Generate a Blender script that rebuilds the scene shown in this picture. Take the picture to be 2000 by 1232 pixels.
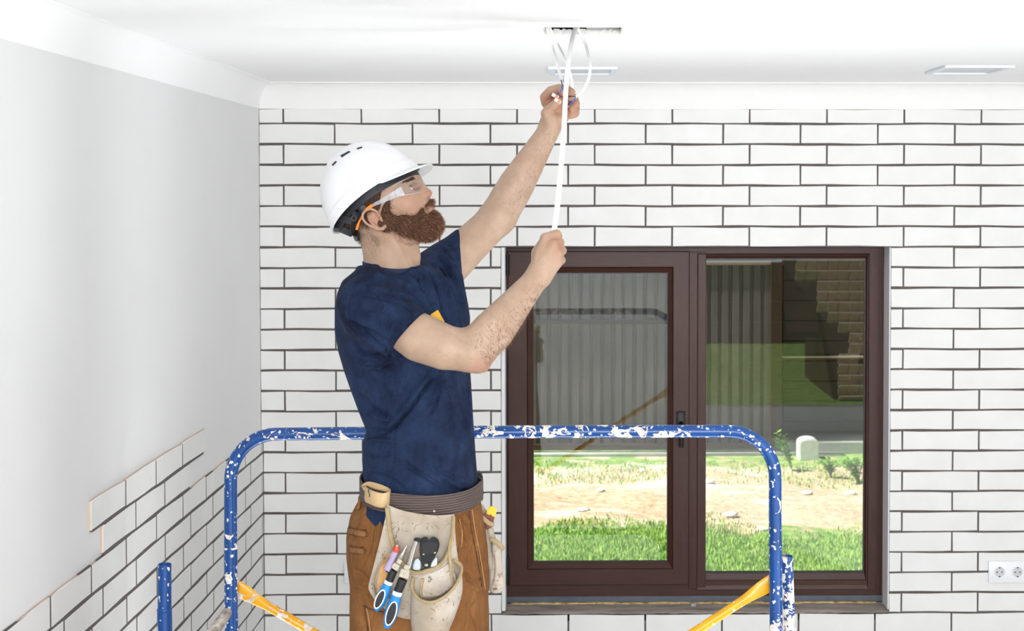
import bpy, bmesh, math, random
import numpy as np
from mathutils import Vector, Matrix, Euler

# ------------------------------------------------------------------ camera, world, lights
sc = bpy.context.scene
for o in list(bpy.data.objects):
    bpy.data.objects.remove(o)
C = sc.collection
FPX, CX, CY = 2950.0, 1162.0, 469.0
TH, PS = math.radians(1.75), math.radians(0.85)
CAMP = Vector((0, 0, 2.46))
FW = Vector((math.sin(PS) * math.cos(TH), math.cos(PS) * math.cos(TH), -math.sin(TH)))
RT = Vector((math.cos(PS), -math.sin(PS), 0))
UP = RT.cross(FW)
cam_d = bpy.data.cameras.new('camera')
cam = bpy.data.objects.new('camera', cam_d)
C.objects.link(cam)
cam.matrix_world = Matrix(((RT.x, UP.x, -FW.x, CAMP.x), (RT.y, UP.y, -FW.y, CAMP.y), (RT.z, UP.z, -FW.z, CAMP.z), (0, 0, 0, 1)))
cam_d.sensor_width = 36
cam_d.lens = FPX * 36 / 2000
cam_d.shift_x = -(CX - 1000) / 2000
cam_d.shift_y = (CY - 616) / 2000
cam_d.clip_start = 0.1
cam_d.clip_end = 200
cam_d.dof.use_dof = True
cam_d.dof.focus_distance = 3.9
cam_d.dof.aperture_fstop = 10
sc.camera = cam

sc.view_settings.view_transform = 'Standard'
sc.view_settings.look = 'None'
sc.view_settings.gamma = 1
sc.view_settings.use_curve_mapping = False
sc.view_settings.exposure = 0.08
sc.cycles.max_bounces = 8
sc.cycles.diffuse_bounces = 5
sc.cycles.glossy_bounces = 4
sc.cycles.transmission_bounces = 8
sc.cycles.transparent_max_bounces = 16
sc.cycles.caustics_reflective = False
sc.cycles.caustics_refractive = False
sc.cycles.sample_clamp_indirect = 4
sc.cycles.use_denoising = True

def lin(c):
    if isinstance(c, str):
        c = c.lstrip('#')
        c = [int(c[i:i + 2], 16) / 255 for i in (0, 2, 4)]
    return tuple(((v / 12.92) if v <= 0.04045 else ((v + 0.055) / 1.055) ** 2.4) for v in c[:3]) + (1.0,)

world = bpy.data.worlds.new('sky')
sc.world = world
world.use_nodes = True
wn = world.node_tree
wn.nodes.clear()
wo = wn.nodes.new('ShaderNodeOutputWorld')
wb = wn.nodes.new('ShaderNodeBackground')
sky = wn.nodes.new('ShaderNodeTexSky')
sky.sky_type = 'HOSEK_WILKIE'
sky.turbidity = 3.0
sky.sun_direction = (-0.60, -0.06, 0.80)
wb.inputs['Strength'].default_value = 1.4
wn.links.new(sky.outputs[0], wb.inputs[0])
wn.links.new(wb.outputs[0], wo.inputs[0])

def light(name, kind, loc, target, energy, color=(1, 1, 1), size=1, size_y=None, spread=None):
    d = bpy.data.lights.new(name, kind)
    o = bpy.data.objects.new(name, d)
    C.objects.link(o)
    o.location = loc
    o.rotation_euler = (Vector(target) - Vector(loc)).to_track_quat('-Z', 'Y').to_euler()
    d.energy = energy
    d.color = color
    if kind == 'AREA':
        d.shape = 'RECTANGLE'
        d.size = size
        d.size_y = size_y or size
        if spread: d.spread = math.radians(spread)
    return o

sun = light('sun', 'SUN', (0, 0, 20), (0.60 * 25, 0.06 * 25, 20 - 0.80 * 25), 9.6, (1, 0.95, 0.86))
sun.data.angle = math.radians(0.6)
# unseen fill lights added for brightness: two up at the ceiling, front and side ones
FILLC = (0.955, 0.97, 1.0)
light('bounce_fill', 'AREA', (-0.50, 4.1, 0.9), (-0.35, 4.1, 2.9), 9, FILLC, 0.42, 2.6, 100)
light('bounce_fill', 'AREA', (2.75, 2.4, 0.9), (1.9, 2.8, 2.9), 40, FILLC, 1.1, 3.0, 130)
light('front_fill', 'AREA', (0.3, -3.2, 2.3), (-0.4, 5.8, 1.2), 245, FILLC, 3.2, 0.9)
light('side_fill', 'AREA', (3.28, -3.2, 1.1), (-1.0, 5.0, 0.8), 48, FILLC, 0.5, 1.6)

# ------------------------------------------------------------------ helpers
def P(x, y, Y):
    "point of the photograph's pixel (2000x1232) at world depth Y"
    d = FW + RT * ((x - CX) / FPX) - UP * ((y - CY) / FPX)
    return CAMP + d * (Y / d.y)
def PZ(x, y, z):
    d = FW + RT * ((x - CX) / FPX) - UP * ((y - CY) / FPX)
    return CAMP + d * ((z - CAMP.z) / d.z)
def PX(x, y, X):
    d = FW + RT * ((x - CX) / FPX) - UP * ((y - CY) / FPX)
    return CAMP + d * (X / d.x)

def obj(name, mesh, mat=None, parent=None, smooth=False, auto=None):
    if isinstance(mesh, bmesh.types.BMesh):
        m = bpy.data.meshes.new(name)
        mesh.to_mesh(m); mesh.free()
        mesh = m
    o = bpy.data.objects.new(name, mesh)
    C.objects.link(o)
    if mat is not None:
        for mm in (mat if isinstance(mat, (list, tuple)) else [mat]):
            mesh.materials.append(mm)
    if smooth:
        mesh.polygons.foreach_set('use_smooth', [True] * len(mesh.polygons))
        if auto:
            mesh.set_sharp_from_angle(angle=math.radians(auto))
    if parent is not None:
        o.parent = parent
        o.matrix_parent_inverse = Matrix.Translation(parent.location).inverted() if parent.type == 'EMPTY' or parent.parent is None else Matrix.Identity(4)
        if parent.parent is not None:
            o.matrix_parent_inverse = (Matrix.Translation(parent.parent.location) @ parent.matrix_parent_inverse @ parent.matrix_basis).inverted()
    return o
def thing(name, label, cat, loc=(0, 0, 0), group=None):
    o = bpy.data.objects.new(name, None); C.objects.link(o)
    o.location = loc
    o.empty_display_size = 0.1
    return tag(o, label, cat, group)
def tag(o, label=None, cat=None, group=None, kind=None):
    if label: o['label'] = label
    if cat: o['category'] = cat
    if group: o['group'] = group
    if kind: o['kind'] = kind
    return o
def struct(name, mesh, mat, label=None, parent=None, **k):
    o = obj(name, mesh, mat, parent, **k)
    if parent is None:
        o['kind'] = 'structure'
    if label: o['label'] = label
    return o

def add_box(bm, a, b, bev=0, mi=0):
    a, b = Vector(a), Vector(b)
    r = bmesh.ops.create_cube(bm, size=1)
    vs = r['verts']
    c, s = (a + b) / 2, b - a
    for v in vs:
        v.co = Vector((v.co.x * s.x, v.co.y * s.y, v.co.z * s.z)) + c
    fs = set(f for v in vs for f in v.link_faces)
    for f in fs: f.material_index = mi
    if bev:
        es = list(set(e for v in vs for e in v.link_edges))
        r = bmesh.ops.bevel(bm, geom=es, offset=bev, segments=2, affect='EDGES', profile=0.5)
        for f in r['faces']: f.material_index = mi
    return vs
def bx(a, b, bev=0):
    bm = bmesh.new(); add_box(bm, a, b, bev); return bm
def frames(pts):
    pts = [Vector(p) for p in pts]
    ts = []
    for i in range(len(pts)):
        a = pts[max(i - 1, 0)]; b = pts[min(i + 1, len(pts) - 1)]
        ts.append((b - a).normalized())
    n = ts[0].orthogonal().normalized()
    out = []
    for t in ts:
        n = (n - t * n.dot(t))
        n = n.normalized() if n.length > 1e-6 else t.orthogonal().normalized()
        out.append((n.copy(), t.cross(n)))
    return out
def add_tube(bm, pts, r, seg=16, cap=True, r2=None, nrm=None, mi=0):
    "round (or elliptic: r across n, r2 across b) tube through pts; r may be a list"
    pts = [Vector(p) for p in pts]
    fr = frames(pts)
    rings = []
    for i, p in enumerate(pts):
        ra = r[i] if isinstance(r, (list, tuple)) else r
        rb = (r2[i] if isinstance(r2, (list, tuple)) else r2) if r2 is not None else ra
        n, b = fr[i]
        if nrm is not None:
            t = n.cross(b)
            n = Vector(nrm) - t * Vector(nrm).dot(t); n.normalize(); b = t.cross(n)
        rings.append([bm.verts.new(p + n * (ra * math.cos(2 * math.pi * k / seg)) + b * (rb * math.sin(2 * math.pi * k / seg))) for k in range(seg)])
    for i in range(len(rings) - 1):
        for k in range(seg):
            f = bm.faces.new((rings[i][k], rings[i][(k + 1) % seg], rings[i + 1][(k + 1) % seg], rings[i + 1][k]))
            f.material_index = mi
    if cap:
        bm.faces.new(rings[0][::-1]).material_index = mi
        bm.faces.new(rings[-1]).material_index = mi
    return rings
def tube(pts, r, **k):
    bm = bmesh.new(); add_tube(bm, pts, r, **k)
    bmesh.ops.recalc_face_normals(bm, faces=bm.faces); return bm
def add_prism(bm, poly, d0, d1, mk, mi=0):
    "polygon [(u,v)] extruded between d0 and d1; mk(u,v,d)->Vector"
    a = [bm.verts.new(mk(u, v, d0)) for u, v in poly]
    b = [bm.verts.new(mk(u, v, d1)) for u, v in poly]
    n = len(poly)
    fs = [bm.faces.new(a[::-1]), bm.faces.new(b)]
    for i in range(n):
        fs.append(bm.faces.new((a[i], a[(i + 1) % n], b[(i + 1) % n], b[i])))
    for f in fs: f.material_index = mi
    return fs
def add_lathe(bm, prof, mtx, seg=24, mi=0):
    "prof: (r, h) pairs about local z of mtx"
    rings = []
    for r, h in prof:
        if r < 1e-6:
            rings.append([bm.verts.new(mtx @ Vector((0, 0, h)))])
        else:
            rings.append([bm.verts.new(mtx @ Vector((r * math.cos(2 * math.pi * k / seg), r * math.sin(2 * math.pi * k / seg), h))) for k in range(seg)])
    for A, B in zip(rings, rings[1:]):
        for k in range(seg):
            k2 = (k + 1) % seg
            vs = []
            for q in ((A, k), (A, k2), (B, k2), (B, k)):
                v = q[0][q[1] % len(q[0])] if len(q[0]) > 1 else q[0][0]
                if v not in vs: vs.append(v)
            if len(vs) > 2: bm.faces.new(vs).material_index = mi
def spline(pts, n=8):
    "Catmull-Rom through points (tuples or Vectors of any length)"
    pts = [tuple(p) for p in pts]
    out = []
    for i in range(len(pts) - 1):
        p0 = pts[max(i - 1, 0)]; p1 = pts[i]; p2 = pts[i + 1]; p3 = pts[min(i + 2, len(pts) - 1)]
        for k in range(n):
            t = k / n
            out.append(tuple(0.5 * ((2 * b) + (-a + c) * t + (2 * a - 5 * b + 4 * c - d) * t * t + (-a + 3 * b - 3 * c + d) * t ** 3) for a, b, c, d in zip(p0, p1, p2, p3)))
    out.append(pts[-1])
    return out

# ------------------------------------------------------------------ materials
class NT:
    def __init__(s, name):
        s.m = bpy.data.materials.new(name); s.m.use_nodes = True
        s.t = s.m.node_tree; s.t.nodes.clear()
        s.out = s.t.nodes.new('ShaderNodeOutputMaterial')
        s.b = s.n('ShaderNodeBsdfPrincipled'); s.l(s.b.outputs[0], s.out.inputs[0])
    def n(s, kind, **k):
        n = s.t.nodes.new(kind)
        for a, v in k.items():
            if a.startswith('i_'):
                n.inputs[a[2:].replace('_', ' ')].default_value = v
            else: setattr(n, a, v)
        return n
    def l(s, a, b): s.t.links.new(a, b)
    def set(s, **k):
        for a, v in k.items(): s.b.inputs[a.replace('_', ' ')].default_value = v
    def noise(s, scale, detail=4, rough=0.55, coord='Object', dist=0, vec=None):
        n = s.n('ShaderNodeTexNoise'); n.inputs['Scale'].default_value = scale; n.inputs['Detail'].default_value = detail
        n.inputs['Roughness'].default_value = rough; n.inputs['Distortion'].default_value = dist
        s.l(vec if vec is not None else s.coord(coord), n.inputs['Vector']); return n.outputs['Fac']
    def coord(s, c='Object'):
        if not hasattr(s, 'tc'): s.tc = s.n('ShaderNodeTexCoord')
        return s.tc.outputs[c]
    def scaled(s, v, sc_, loc=(0, 0, 0), rot=(0, 0, 0)):
        m = s.n('ShaderNodeMapping'); s.l(v, m.inputs[0]); m.inputs['Scale'].default_value = sc_; m.inputs['Location'].default_value = loc; m.inputs['Rotation'].default_value = rot
        return m.outputs[0]
    def ramp(s, f, stops, interp='LINEAR'):
        r = s.n('ShaderNodeValToRGB'); r.color_ramp.interpolation = interp
        e = r.color_ramp.elements
        while len(e) < len(stops): e.new(0.5)
        for i, (p, c) in enumerate(stops):
            e[i].position = p; e[i].color = c if len(c) == 4 else (c[0], c[1], c[2], 1)
        s.l(f, r.inputs[0]); return r.outputs[0]
    def rampv(s, f, a, b, va=0.0, vb=1.0):
        m = s.n('ShaderNodeMapRange'); m.inputs['From Min'].default_value = a; m.inputs['From Max'].default_value = b
        m.inputs['To Min'].default_value = va; m.inputs['To Max'].default_value = vb; s.l(f, m.inputs['Value']); return m.outputs[0]
    def mix(s, f, a, b, mode='MIX'):
        m = s.n('ShaderNodeMix', data_type='RGBA', blend_type=mode)
        if isinstance(f, (int, float)): m.inputs[0].default_value = f
        else: s.l(f, m.inputs[0])
        for i, v in ((6, a), (7, b)):
            if isinstance(v, (tuple, list)): m.inputs[i].default_value = v
            else: s.l(v, m.inputs[i])
        return m.outputs[2]
    def math(s, op, a, b=None):
        m = s.n('ShaderNodeMath', operation=op)
        for i, v in enumerate((a, b)):
            if v is None: continue
            if isinstance(v, (int, float)): m.inputs[i].default_value = v
            else: s.l(v, m.inputs[i])
        return m.outputs[0]
    def col(s, v):
        if isinstance(v, (tuple, list)): s.b.inputs['Base Color'].default_value = v
        else: s.l(v, s.b.inputs['Base Color'])
    def bump(s, h, dist=0.001, strength=1.0, normal=None):
        b = s.n('ShaderNodeBump'); b.inputs['Distance'].default_value = dist; b.inputs['Strength'].default_value = strength
        s.l(h, b.inputs['Height'])
        if normal is not None: s.l(normal, b.inputs['Normal'])
        s.l(b.outputs[0], s.b.inputs['Normal']); return b.outputs[0]

def plain(name, c, rough=0.5, metal=0.0, var=0.06, nscale=20, bump=0.0, bscale=200, **k):
    m = NT(name); c = lin(c)
    f = m.noise(nscale)
    m.col(m.ramp(f, [(0.3, tuple(v * (1 - var) for v in c[:3])), (0.7, tuple(min(1, v * (1 + var)) for v in c[:3]))]))
    m.set(Roughness=rough, Metallic=metal)
    for kk, vv in k.items(): m.b.inputs[kk].default_value = vv
    if bump: m.bump(m.noise(bscale, 3), bump)
    return m.m

def mat_tile():
    m = NT('glazed_tile')
    oi = m.n('ShaderNodeObjectInfo')
    vec = m.n('ShaderNodeVectorMath', operation='ADD')
    sc3 = m.n('ShaderNodeVectorMath', operation='SCALE'); sc3.inputs['Scale'].default_value = 7.0
    m.l(oi.outputs['Location'], sc3.inputs[0]); m.l(m.coord('Object'), vec.inputs[0]); m.l(sc3.outputs[0], vec.inputs[1])
    n1 = m.noise(9, 3, vec=vec.outputs[0])
    c1 = m.ramp(n1, [(0.3, lin('#e2e2df')), (0.7, lin('#e9e9e7'))])
    rr = m.rampv(oi.outputs['Random'], 0, 1, 0.0, 0.5)
    m.col(m.mix(rr, c1, lin('#e4e3e0')))
    m.set(Roughness=0.2, **{'Specular IOR Level': .32})
    n2 = m.noise(22, 3, 0.5, vec=vec.outputs[0], dist=0.6)
    n3 = m.noise(160, 2, 0.5, vec=vec.outputs[0])
    n4 = m.math('ADD', n2, m.math('MULTIPLY', n3, 0.07))
    m.bump(n4, 0.002, 0.25)
    m.l(m.rampv(m.noise(40, 2, vec=vec.outputs[0]), 0.3, 0.7, 0.42, 0.58), m.b.inputs['Roughness'])
    return m.m

def mat_chipped(name, base, chip='#e9e4da', dens=0.0, dots=0.5, xr=None, scale=1.0):
    "painted steel tube with flaked and spattered white; dens raises the amount of flaking, xr=(x0,x1,extra) raises it along world X"
    m = NT(name)
    oi = m.n('ShaderNodeObjectInfo'); geo = m.n('ShaderNodeNewGeometry')
    p = geo.outputs['Position']
    n1 = m.noise(34 * scale, 4, 0.62, dist=0.9, vec=m.scaled(p, (0.75, 1, 0.75)))
    n0 = m.noise(5, 2, vec=p)
    th = m.rampv(n0, 0.3, 0.7, 0.70 - dens, 0.57 - dens)
    if xr:
        sx = m.n('ShaderNodeSeparateXYZ'); m.l(p, sx.inputs[0])
        a, b, ex = xr
        w = (b - a) * 0.15
        up_ = m.n('ShaderNodeMapRange', interpolation_type='SMOOTHSTEP'); up_.inputs[1].default_value = a - w; up_.inputs[2].default_value = a + w; m.l(sx.outputs[0], up_.inputs[0])
        dn = m.n('ShaderNodeMapRange', interpolation_type='SMOOTHSTEP'); dn.inputs[1].default_value = b - w; dn.inputs[2].default_value = b + w; dn.inputs[3].default_value = 1; dn.inputs[4].default_value = 0; m.l(sx.outputs[0], dn.inputs[0])
        th = m.math('SUBTRACT', th, m.math('MULTIPLY', m.math('MULTIPLY', up_.outputs[0], dn.outputs[0]), ex))
    big = m.math('GREATER_THAN', n1, th)
    v = m.n('ShaderNodeTexVoronoi'); v.inputs['Scale'].default_value = 95 * scale
    nz = m.n('ShaderNodeTexNoise'); nz.inputs['Scale'].default_value = 130; m.l(p, nz.inputs['Vector'])
    vz = m.n('ShaderNodeVectorMath', operation='SCALE'); vz.inputs['Scale'].default_value = .011; m.l(nz.outputs['Color'], vz.inputs[0])
    va = m.n('ShaderNodeVectorMath', operation='ADD'); m.l(p, va.inputs[0]); m.l(vz.outputs[0], va.inputs[1]); m.l(va.outputs[0], v.inputs['Vector'])
    sp = m.n('ShaderNodeSeparateColor'); m.l(v.outputs['Color'], sp.inputs[0])
    rad = m.math('MULTIPLY', m.math('POWER', sp.outputs[0], 3.0), dots)
    small = m.math('LESS_THAN', v.outputs['Distance'], rad)
    mask = m.math('MAXIMUM', big, small)
    b0 = lin(base)
    bc = m.ramp(m.noise(12, 3, vec=p), [(0.3, tuple(x * 0.82 for x in b0[:3])), (0.7, tuple(min(1, x * 1.12) for x in b0[:3]))])
    cc = m.ramp(m.noise(60, 4, vec=p), [(0.35, lin('#c9b9a6')), (0.5, lin(chip)), (0.7, lin('#f4f1ec'))])
    rust = m.math('MULTIPLY', m.math('GREATER_THAN', m.noise(48, 4, vec=p, dist=1.2), 0.71), 0.85)
    c = m.mix(mask, bc, cc)
    m.col(m.mix(rust, c, lin('#7a5a48')))
    m.l(m.rampv(mask, 0, 1, 0.28, 0.75), m.b.inputs['Roughness'])
    m.bump(mask, 0.0006, 0.7)
    return m.m

M = {}
M['tile'] = mat_tile()
M['bisque'] = plain('tile_bisque', '#cbb3a0', 0.85, bump=0.0008)
M['grout'] = plain('grout', '#5d5753', 0.9, var=0.12, nscale=60, bump=0.0015)
M['plaster'] = plain('white_plaster', '#e4e4e4', 0.8, var=0.015, nscale=3, bump=0.0004, bscale=60)
M['ceiling'] = plain('ceiling_paint', '#f8f8f8', 0.8, var=0.01, nscale=3, bump=0.0003, bscale=60)
M['floor'] = plain('floor_screed', '#c4c3c1', 0.8, var=0.08, nscale=6, bump=0.001)
M['white_plastic'] = plain('white_plastic', '#eceef0', 0.3, var=0.01)
M['black_plastic'] = plain('black_plastic', '#08090b', 0.4, var=0.1, **{'Specular IOR Level': .3})
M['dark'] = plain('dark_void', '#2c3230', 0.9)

# ------------------------------------------------------------------ the room
YB, YG = 5.87, 5.874          # tile faces, grout face of the back wall
XL, XP = -1.205, -1.213       # tile faces, plaster face of the left wall
XR, YR = 3.6, -3.6
YS = 3.0
Z_CEIL = P(1118, 160, 5.81).z
Z_COR = P(560, 212.5, YB).z
zrow = [P(600, 241, YB).z, P(600, 1201, YB).z]
RP = (zrow[0] - zrow[1]) / 24
x0t = P(553, 227, YB).x; x9t = P(1917, 227, YB).x
TP = (x9t - x0t) / 9
J = 0.0075                    # joint width
def rz(i): return zrow[0] - RP * i          # z of joint under row i (row 0 lies above joint 0)
x1t = P(653.5, 262, YB).x

# window opening
WX0, WX1 = P(980, 800, YB).x, P(1737.5, 800, YB).x
WZ0, WZ1 = P(1400, 1197, YB).z, P(1400, 483, YB).z

def wall_y(y0, y1, x0, x1, z0, z1, holes):
    bm = bmesh.new()
    xs = sorted({x0, x1, *[h[0] for h in holes], *[h[1] for h in holes]})
    zs = sorted({z0, z1, *[h[2] for h in holes], *[h[3] for h in holes]})
    for a, b in zip(xs, xs[1:]):
        for c, d in zip(zs, zs[1:]):
            m_ = ((a + b) / 2, (c + d) / 2)
            if any(h[0] < m_[0] < h[1] and h[2] < m_[1] < h[3] for h in holes): continue
            add_box(bm, (a, y0, c), (b, y1, d))
    bmesh.ops.remove_doubles(bm, verts=bm.verts, dist=1e-5)
    return bm
wall_back = struct('wall_back', wall_y(YG, 6.12, -1.45, XR + .2, -.1, Z_CEIL + .2, [(WX0, WX1, WZ0 - .03, WZ1)]), M['grout'],
                   'back wall of glazed off-white long tiles with dark joints')
wall_left = struct('wall_left', bx((-1.45, YR, -.1), (XP, YG, Z_CEIL + .2)), M['plaster'],
                   'smooth off-white plastered left wall, tiled at the bottom')
struct('wall_right', bx((XR, YR, -.1), (XR + .2, YG, Z_CEIL + .2)), M['plaster'], 'white plastered right wall outside the picture')
# rear wall with a wide terrace opening (it lets the daylight in and shows in the panes)
struct('wall_rear', wall_y(YR - .2, YR, -1.45, XR + .2, -.1, Z_CEIL + .2, [(1.02, 3.1, 0.25, 2.3)]), M['plaster'], 'white plastered rear wall with a wide opening behind the camera')
struct('floor', bx((-1.45, YR - .2, -.2), (XR + .2, 6.12, 0)), M['floor'], 'bare screed floor')

# ceiling with the square cut-out
HA, HB = PZ(1062, 53.5, Z_CEIL), PZ(1213, 67.5, Z_CEIL)
HX0, HX1 = PZ(1064, 67.5, Z_CEIL).x, PZ(1213, 67.5, Z_CEIL).x
HY0, HY1 = HA.y, HB.y
bm = bmesh.new()
xs = [XP - .1, HX0, HX1, XR + .1]; ys = [YR, HY0, HY1, YG + .02]
for i in range(3):
    for j in range(3):
        if i == 1 and j == 1: continue
        add_box(bm, (xs[i], ys[j], Z_CEIL), (xs[i + 1], ys[j + 1], Z_CEIL + .0125))
bmesh.ops.remove_doubles(bm, verts=bm.verts, dist=1e-5)
ceiling = struct('ceiling', bm, M['ceiling'], 'flat white plasterboard ceiling with a square cut-out')
raw_edge = NT('raw_gypsum_edge')
f = raw_edge.noise(70, 4)
raw_edge.col(raw_edge.ramp(f, [(0.3, lin('#d9d0c4')), (0.42, lin('#f0eeea')), (0.66, lin('#f5f3f0')), (0.72, lin('#c8a58c'))]))
raw_edge.set(Roughness=0.9); raw_edge.bump(raw_edge.noise(120, 3), 0.002)
# ragged board edge lining of the hole
rng = random.Random(5)
bm = bmesh.new()
def rag(a, b, nx, ny):
    n = 26
    up_, lo = [], []
    for k in range(n + 1):
        t = k / n
        p = Vector(a).lerp(Vector(b), t)
        j = rng.uniform(0, .0012)
        lo.append((p + Vector((nx * .0006, ny * .0006, 0)), p + Vector((nx * (.0022 + j), ny * (.0022 + j), 0))))
    for k in range(n):
        z0, z1 = Z_CEIL + .0002, Z_CEIL + .0135 + rng.uniform(-.003, .002)
        q = [lo[k][0], lo[k + 1][0], lo[k + 1][1], lo[k][1]]
        vs0 = [bm.verts.new((v.x, v.y, z0)) for v in q]; vs1 = [bm.verts.new((v.x, v.y, z1)) for v in q]
        bm.faces.new(vs0); bm.faces.new(vs1)
        for i in range(4): bm.faces.new((vs0[i], vs0[(i + 1) % 4], vs1[(i + 1) % 4], vs1[i]))
rag((HX0, HY1, 0), (HX1, HY1, 0), 0, -1); rag((HX0, HY0, 0), (HX0, HY1, 0), 1, 0); rag((HX1, HY0, 0), (HX1, HY1, 0), -1, 0); rag((HX0, HY0, 0), (HX1, HY0, 0), 0, 1)
bmesh.ops.recalc_face_normals(bm, faces=bm.faces)
obj('cut_edge', bm, raw_edge.m, ceiling)['label'] = 'ragged raw plasterboard edge of the cut-out'
# void above: dark slab, a galvanised profile crossing the right half
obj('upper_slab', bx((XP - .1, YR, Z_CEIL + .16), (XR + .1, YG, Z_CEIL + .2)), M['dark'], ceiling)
zinc = plain('zinc_profile', '#c9ccd0', 0.35, metal=0.6, var=0.1)
prx = PZ(1146, 60, Z_CEIL).x
bm = bmesh.new()
add_box(bm, (prx, HY1 + .004, Z_CEIL + .0128), (prx + .088, HY1 + .03, Z_CEIL + .04), .001)
obj('ceiling_profile', bm, M['ceiling'], ceiling)['label'] = 'white metal profile above the cut-out'

# coved cornice: concave quarter, back run and left run mitred
RH, RV = 0.058, Z_CEIL - Z_COR
def cove(n=12):
    pr = [(0, -RV), (0.004, -RV)]
    for k in range(n + 1):
        a = math.pi / 2 * k / n
        pr.append((0.004 + (RH - .004) * (1 - math.cos(a)), -RV + (RV - .004) * math.sin(a)))
    pr += [(RH, 0), (0, 0)]
    return pr
bmb = bmesh.new()
pr = cove()
a = [bmb.verts.new((XP + d, YG - d, Z_CEIL + h)) for d, h in pr]; b = [bmb.verts.new((XR, YG - d, Z_CEIL + h)) for d, h in pr]
for i in range(len(pr)): bmb.faces.new((a[i], a[(i + 1) % len(pr)], b[(i + 1) % len(pr)], b[i]))
bmb.faces.new(a[::-1]); bmb.faces.new(b); bmesh.ops.recalc_face_normals(bmb, faces=bmb.faces)
cor = plain('cornice_paint', '#ebeae8', 0.6, var=0.01)
struct('trim_1', bmb, cor, 'white coved cornice above the tiled back wall', smooth=True, auto=40)
bml = bmesh.new()
a = [bml.verts.new((XP + d, YG - d, Z_CEIL + h)) for d, h in pr]; b = [bml.verts.new((XP + d, YR, Z_CEIL + h)) for d, h in pr]
for i in range(len(pr)): bml.faces.new((a[i], a[(i + 1) % len(pr)], b[(i + 1) % len(pr)], b[i]))
bml.faces.new(a[::-1]); bml.faces.new(b); bmesh.ops.recalc_face_normals(bml, faces=bml.faces)
struct('trim_2', bml, M['ceiling'], 'white coved cornice along the plain left wall', smooth=True, auto=40)

# ---- tiles: each a part of its wall; full tiles share a few irregular meshes
tr = random.Random(11)
TT = 0.008
def tile_mesh(w, h, seed, bis=True):
    r = random.Random(seed)
    bm = bmesh.new()
    nx = max(2, round(w / .06))
    top = [(-w / 2 + w * k / nx, h / 2) for k in range(nx + 1)]
    bot = [(w / 2 - w * k / nx, -h / 2) for k in range(nx + 1)]
    s = 0.0007
    ph1, ph2 = r.uniform(0, 6), r.uniform(0, 6)
    outl = []
    for i, (x, z) in enumerate(top): outl.append((x + (r.uniform(-s, s) if i in (0, nx) else 0), z + math.sin(x * 14 + ph1) * .0014 + r.uniform(-s, s) * .8))
    for i, (x, z) in enumerate(bot): outl.append((x + (r.uniform(-s, s) if i in (0, nx) else 0), z + math.sin(x * 11 + ph2) * .0015 + r.uniform(-s, s) * .8))
    b = 0.0016
    def inset(p, k): return (p[0] - math.copysign(k, p[0]) * (1 if abs(p[0]) > w / 2 - .004 else 0), p[1] - math.copysign(k, p[1]))
    back = [bm.verts.new((x, TT, z)) for x, z in outl]
    mid = [bm.verts.new((x, b, z)) for x, z in outl]
    fr = [bm.verts.new((inset((x, z), b)[0], 0, inset((x, z), b)[1])) for x, z in outl]
    n = len(outl)
    f = bm.faces.new(fr)
    for i in range(n):
        j = (i + 1) % n
        q = bm.faces.new((mid[i], mid[j], fr[j], fr[i])); q.smooth = True
        g = bm.faces.new((back[i], back[j], mid[j], mid[i])); g.material_index = 1
    f.smooth = False
    bmesh.ops.recalc_face_normals(bm, faces=bm.faces)
    m = bpy.data.meshes.new('tile'); bm.to_mesh(m); bm.free()
    m.materials.append(M['tile']); m.materials.append(M['bisque'])
    return m
full = [tile_mesh(TP - J * .85, RP - J, 100 + k) for k in range(7)]
def put_tile(parent, mesh, loc, rotz=0):
    o = bpy.data.objects.new('tile', mesh); C.objects.link(o)
    o.parent = parent
    tilt = 0.0014
    o.location = loc
    o.rotation_euler = (tr.uniform(-tilt, tilt) * 2, 0, rotz + tr.uniform(-tilt, tilt))
    return o
def span_tiles(x0, x1, off, zc, h, sgn):
    "clip a running row to [x0,x1]"
    k = math.floor((x0 - off) / TP) - 1
    while off + k * TP < x1:
        a, b = off + k * TP, off + (k + 1) * TP
        k += 1
        ca, cb = max(a, x0), min(b, x1)
        if cb - ca < .012: continue
        isfull = (ca == a and cb == b and abs(h - (RP)) < 1e-6)
        ja = J * .42 if ca == a else .001
        jb = J * .42 if cb == b else .001
        if isfull: m_ = tr.choice(full)
        else: m_ = tile_mesh(cb - ca - ja - jb, h - J, tr.randint(0, 9999))
        put_tile(wall_back, m_, ((ca + ja + cb - jb) / 2, YB, zc))
rows_z = [(rz(i), rz(i - 1)) for i in range(0, 29)]
rows_z[0] = (rz(0), Z_COR + J * .5)
WT0 = P(979, 800, YB).x; WT1 = P(1738.5, 800, YB).x
for i, (za, zb) in enumerate(rows_z):
    off = x0t if i % 2 == 0 else x1t
    zc = (za + zb) / 2; h = (zb - za)
    xe = P(1976, 600, YB).x + .62
    ymid = zc
    if i > 25 and False: pass
    if za > WZ1 - 0.02 or zb < WZ0 + .005:
        span_tiles((XL if i > 15 else XP) + .0006, xe, off, zc, h, 0)
    elif zb > WZ1 + .012 and za < WZ1 - .002 and False:
        pass
    else:
        # rows beside the window
        if zb < WZ0 + .045: # row cut by the sill board
            span_tiles((XL if i > 15 else XP) + .0006, WT0, off, zc, h, 0); span_tiles(WT1, xe, off, zc, h, 0)
        else:
            span_tiles((XL if i > 15 else XP) + .0006, WT0, off, zc, h, 0); span_tiles(WT1, xe, off, zc, h, 0)

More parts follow.
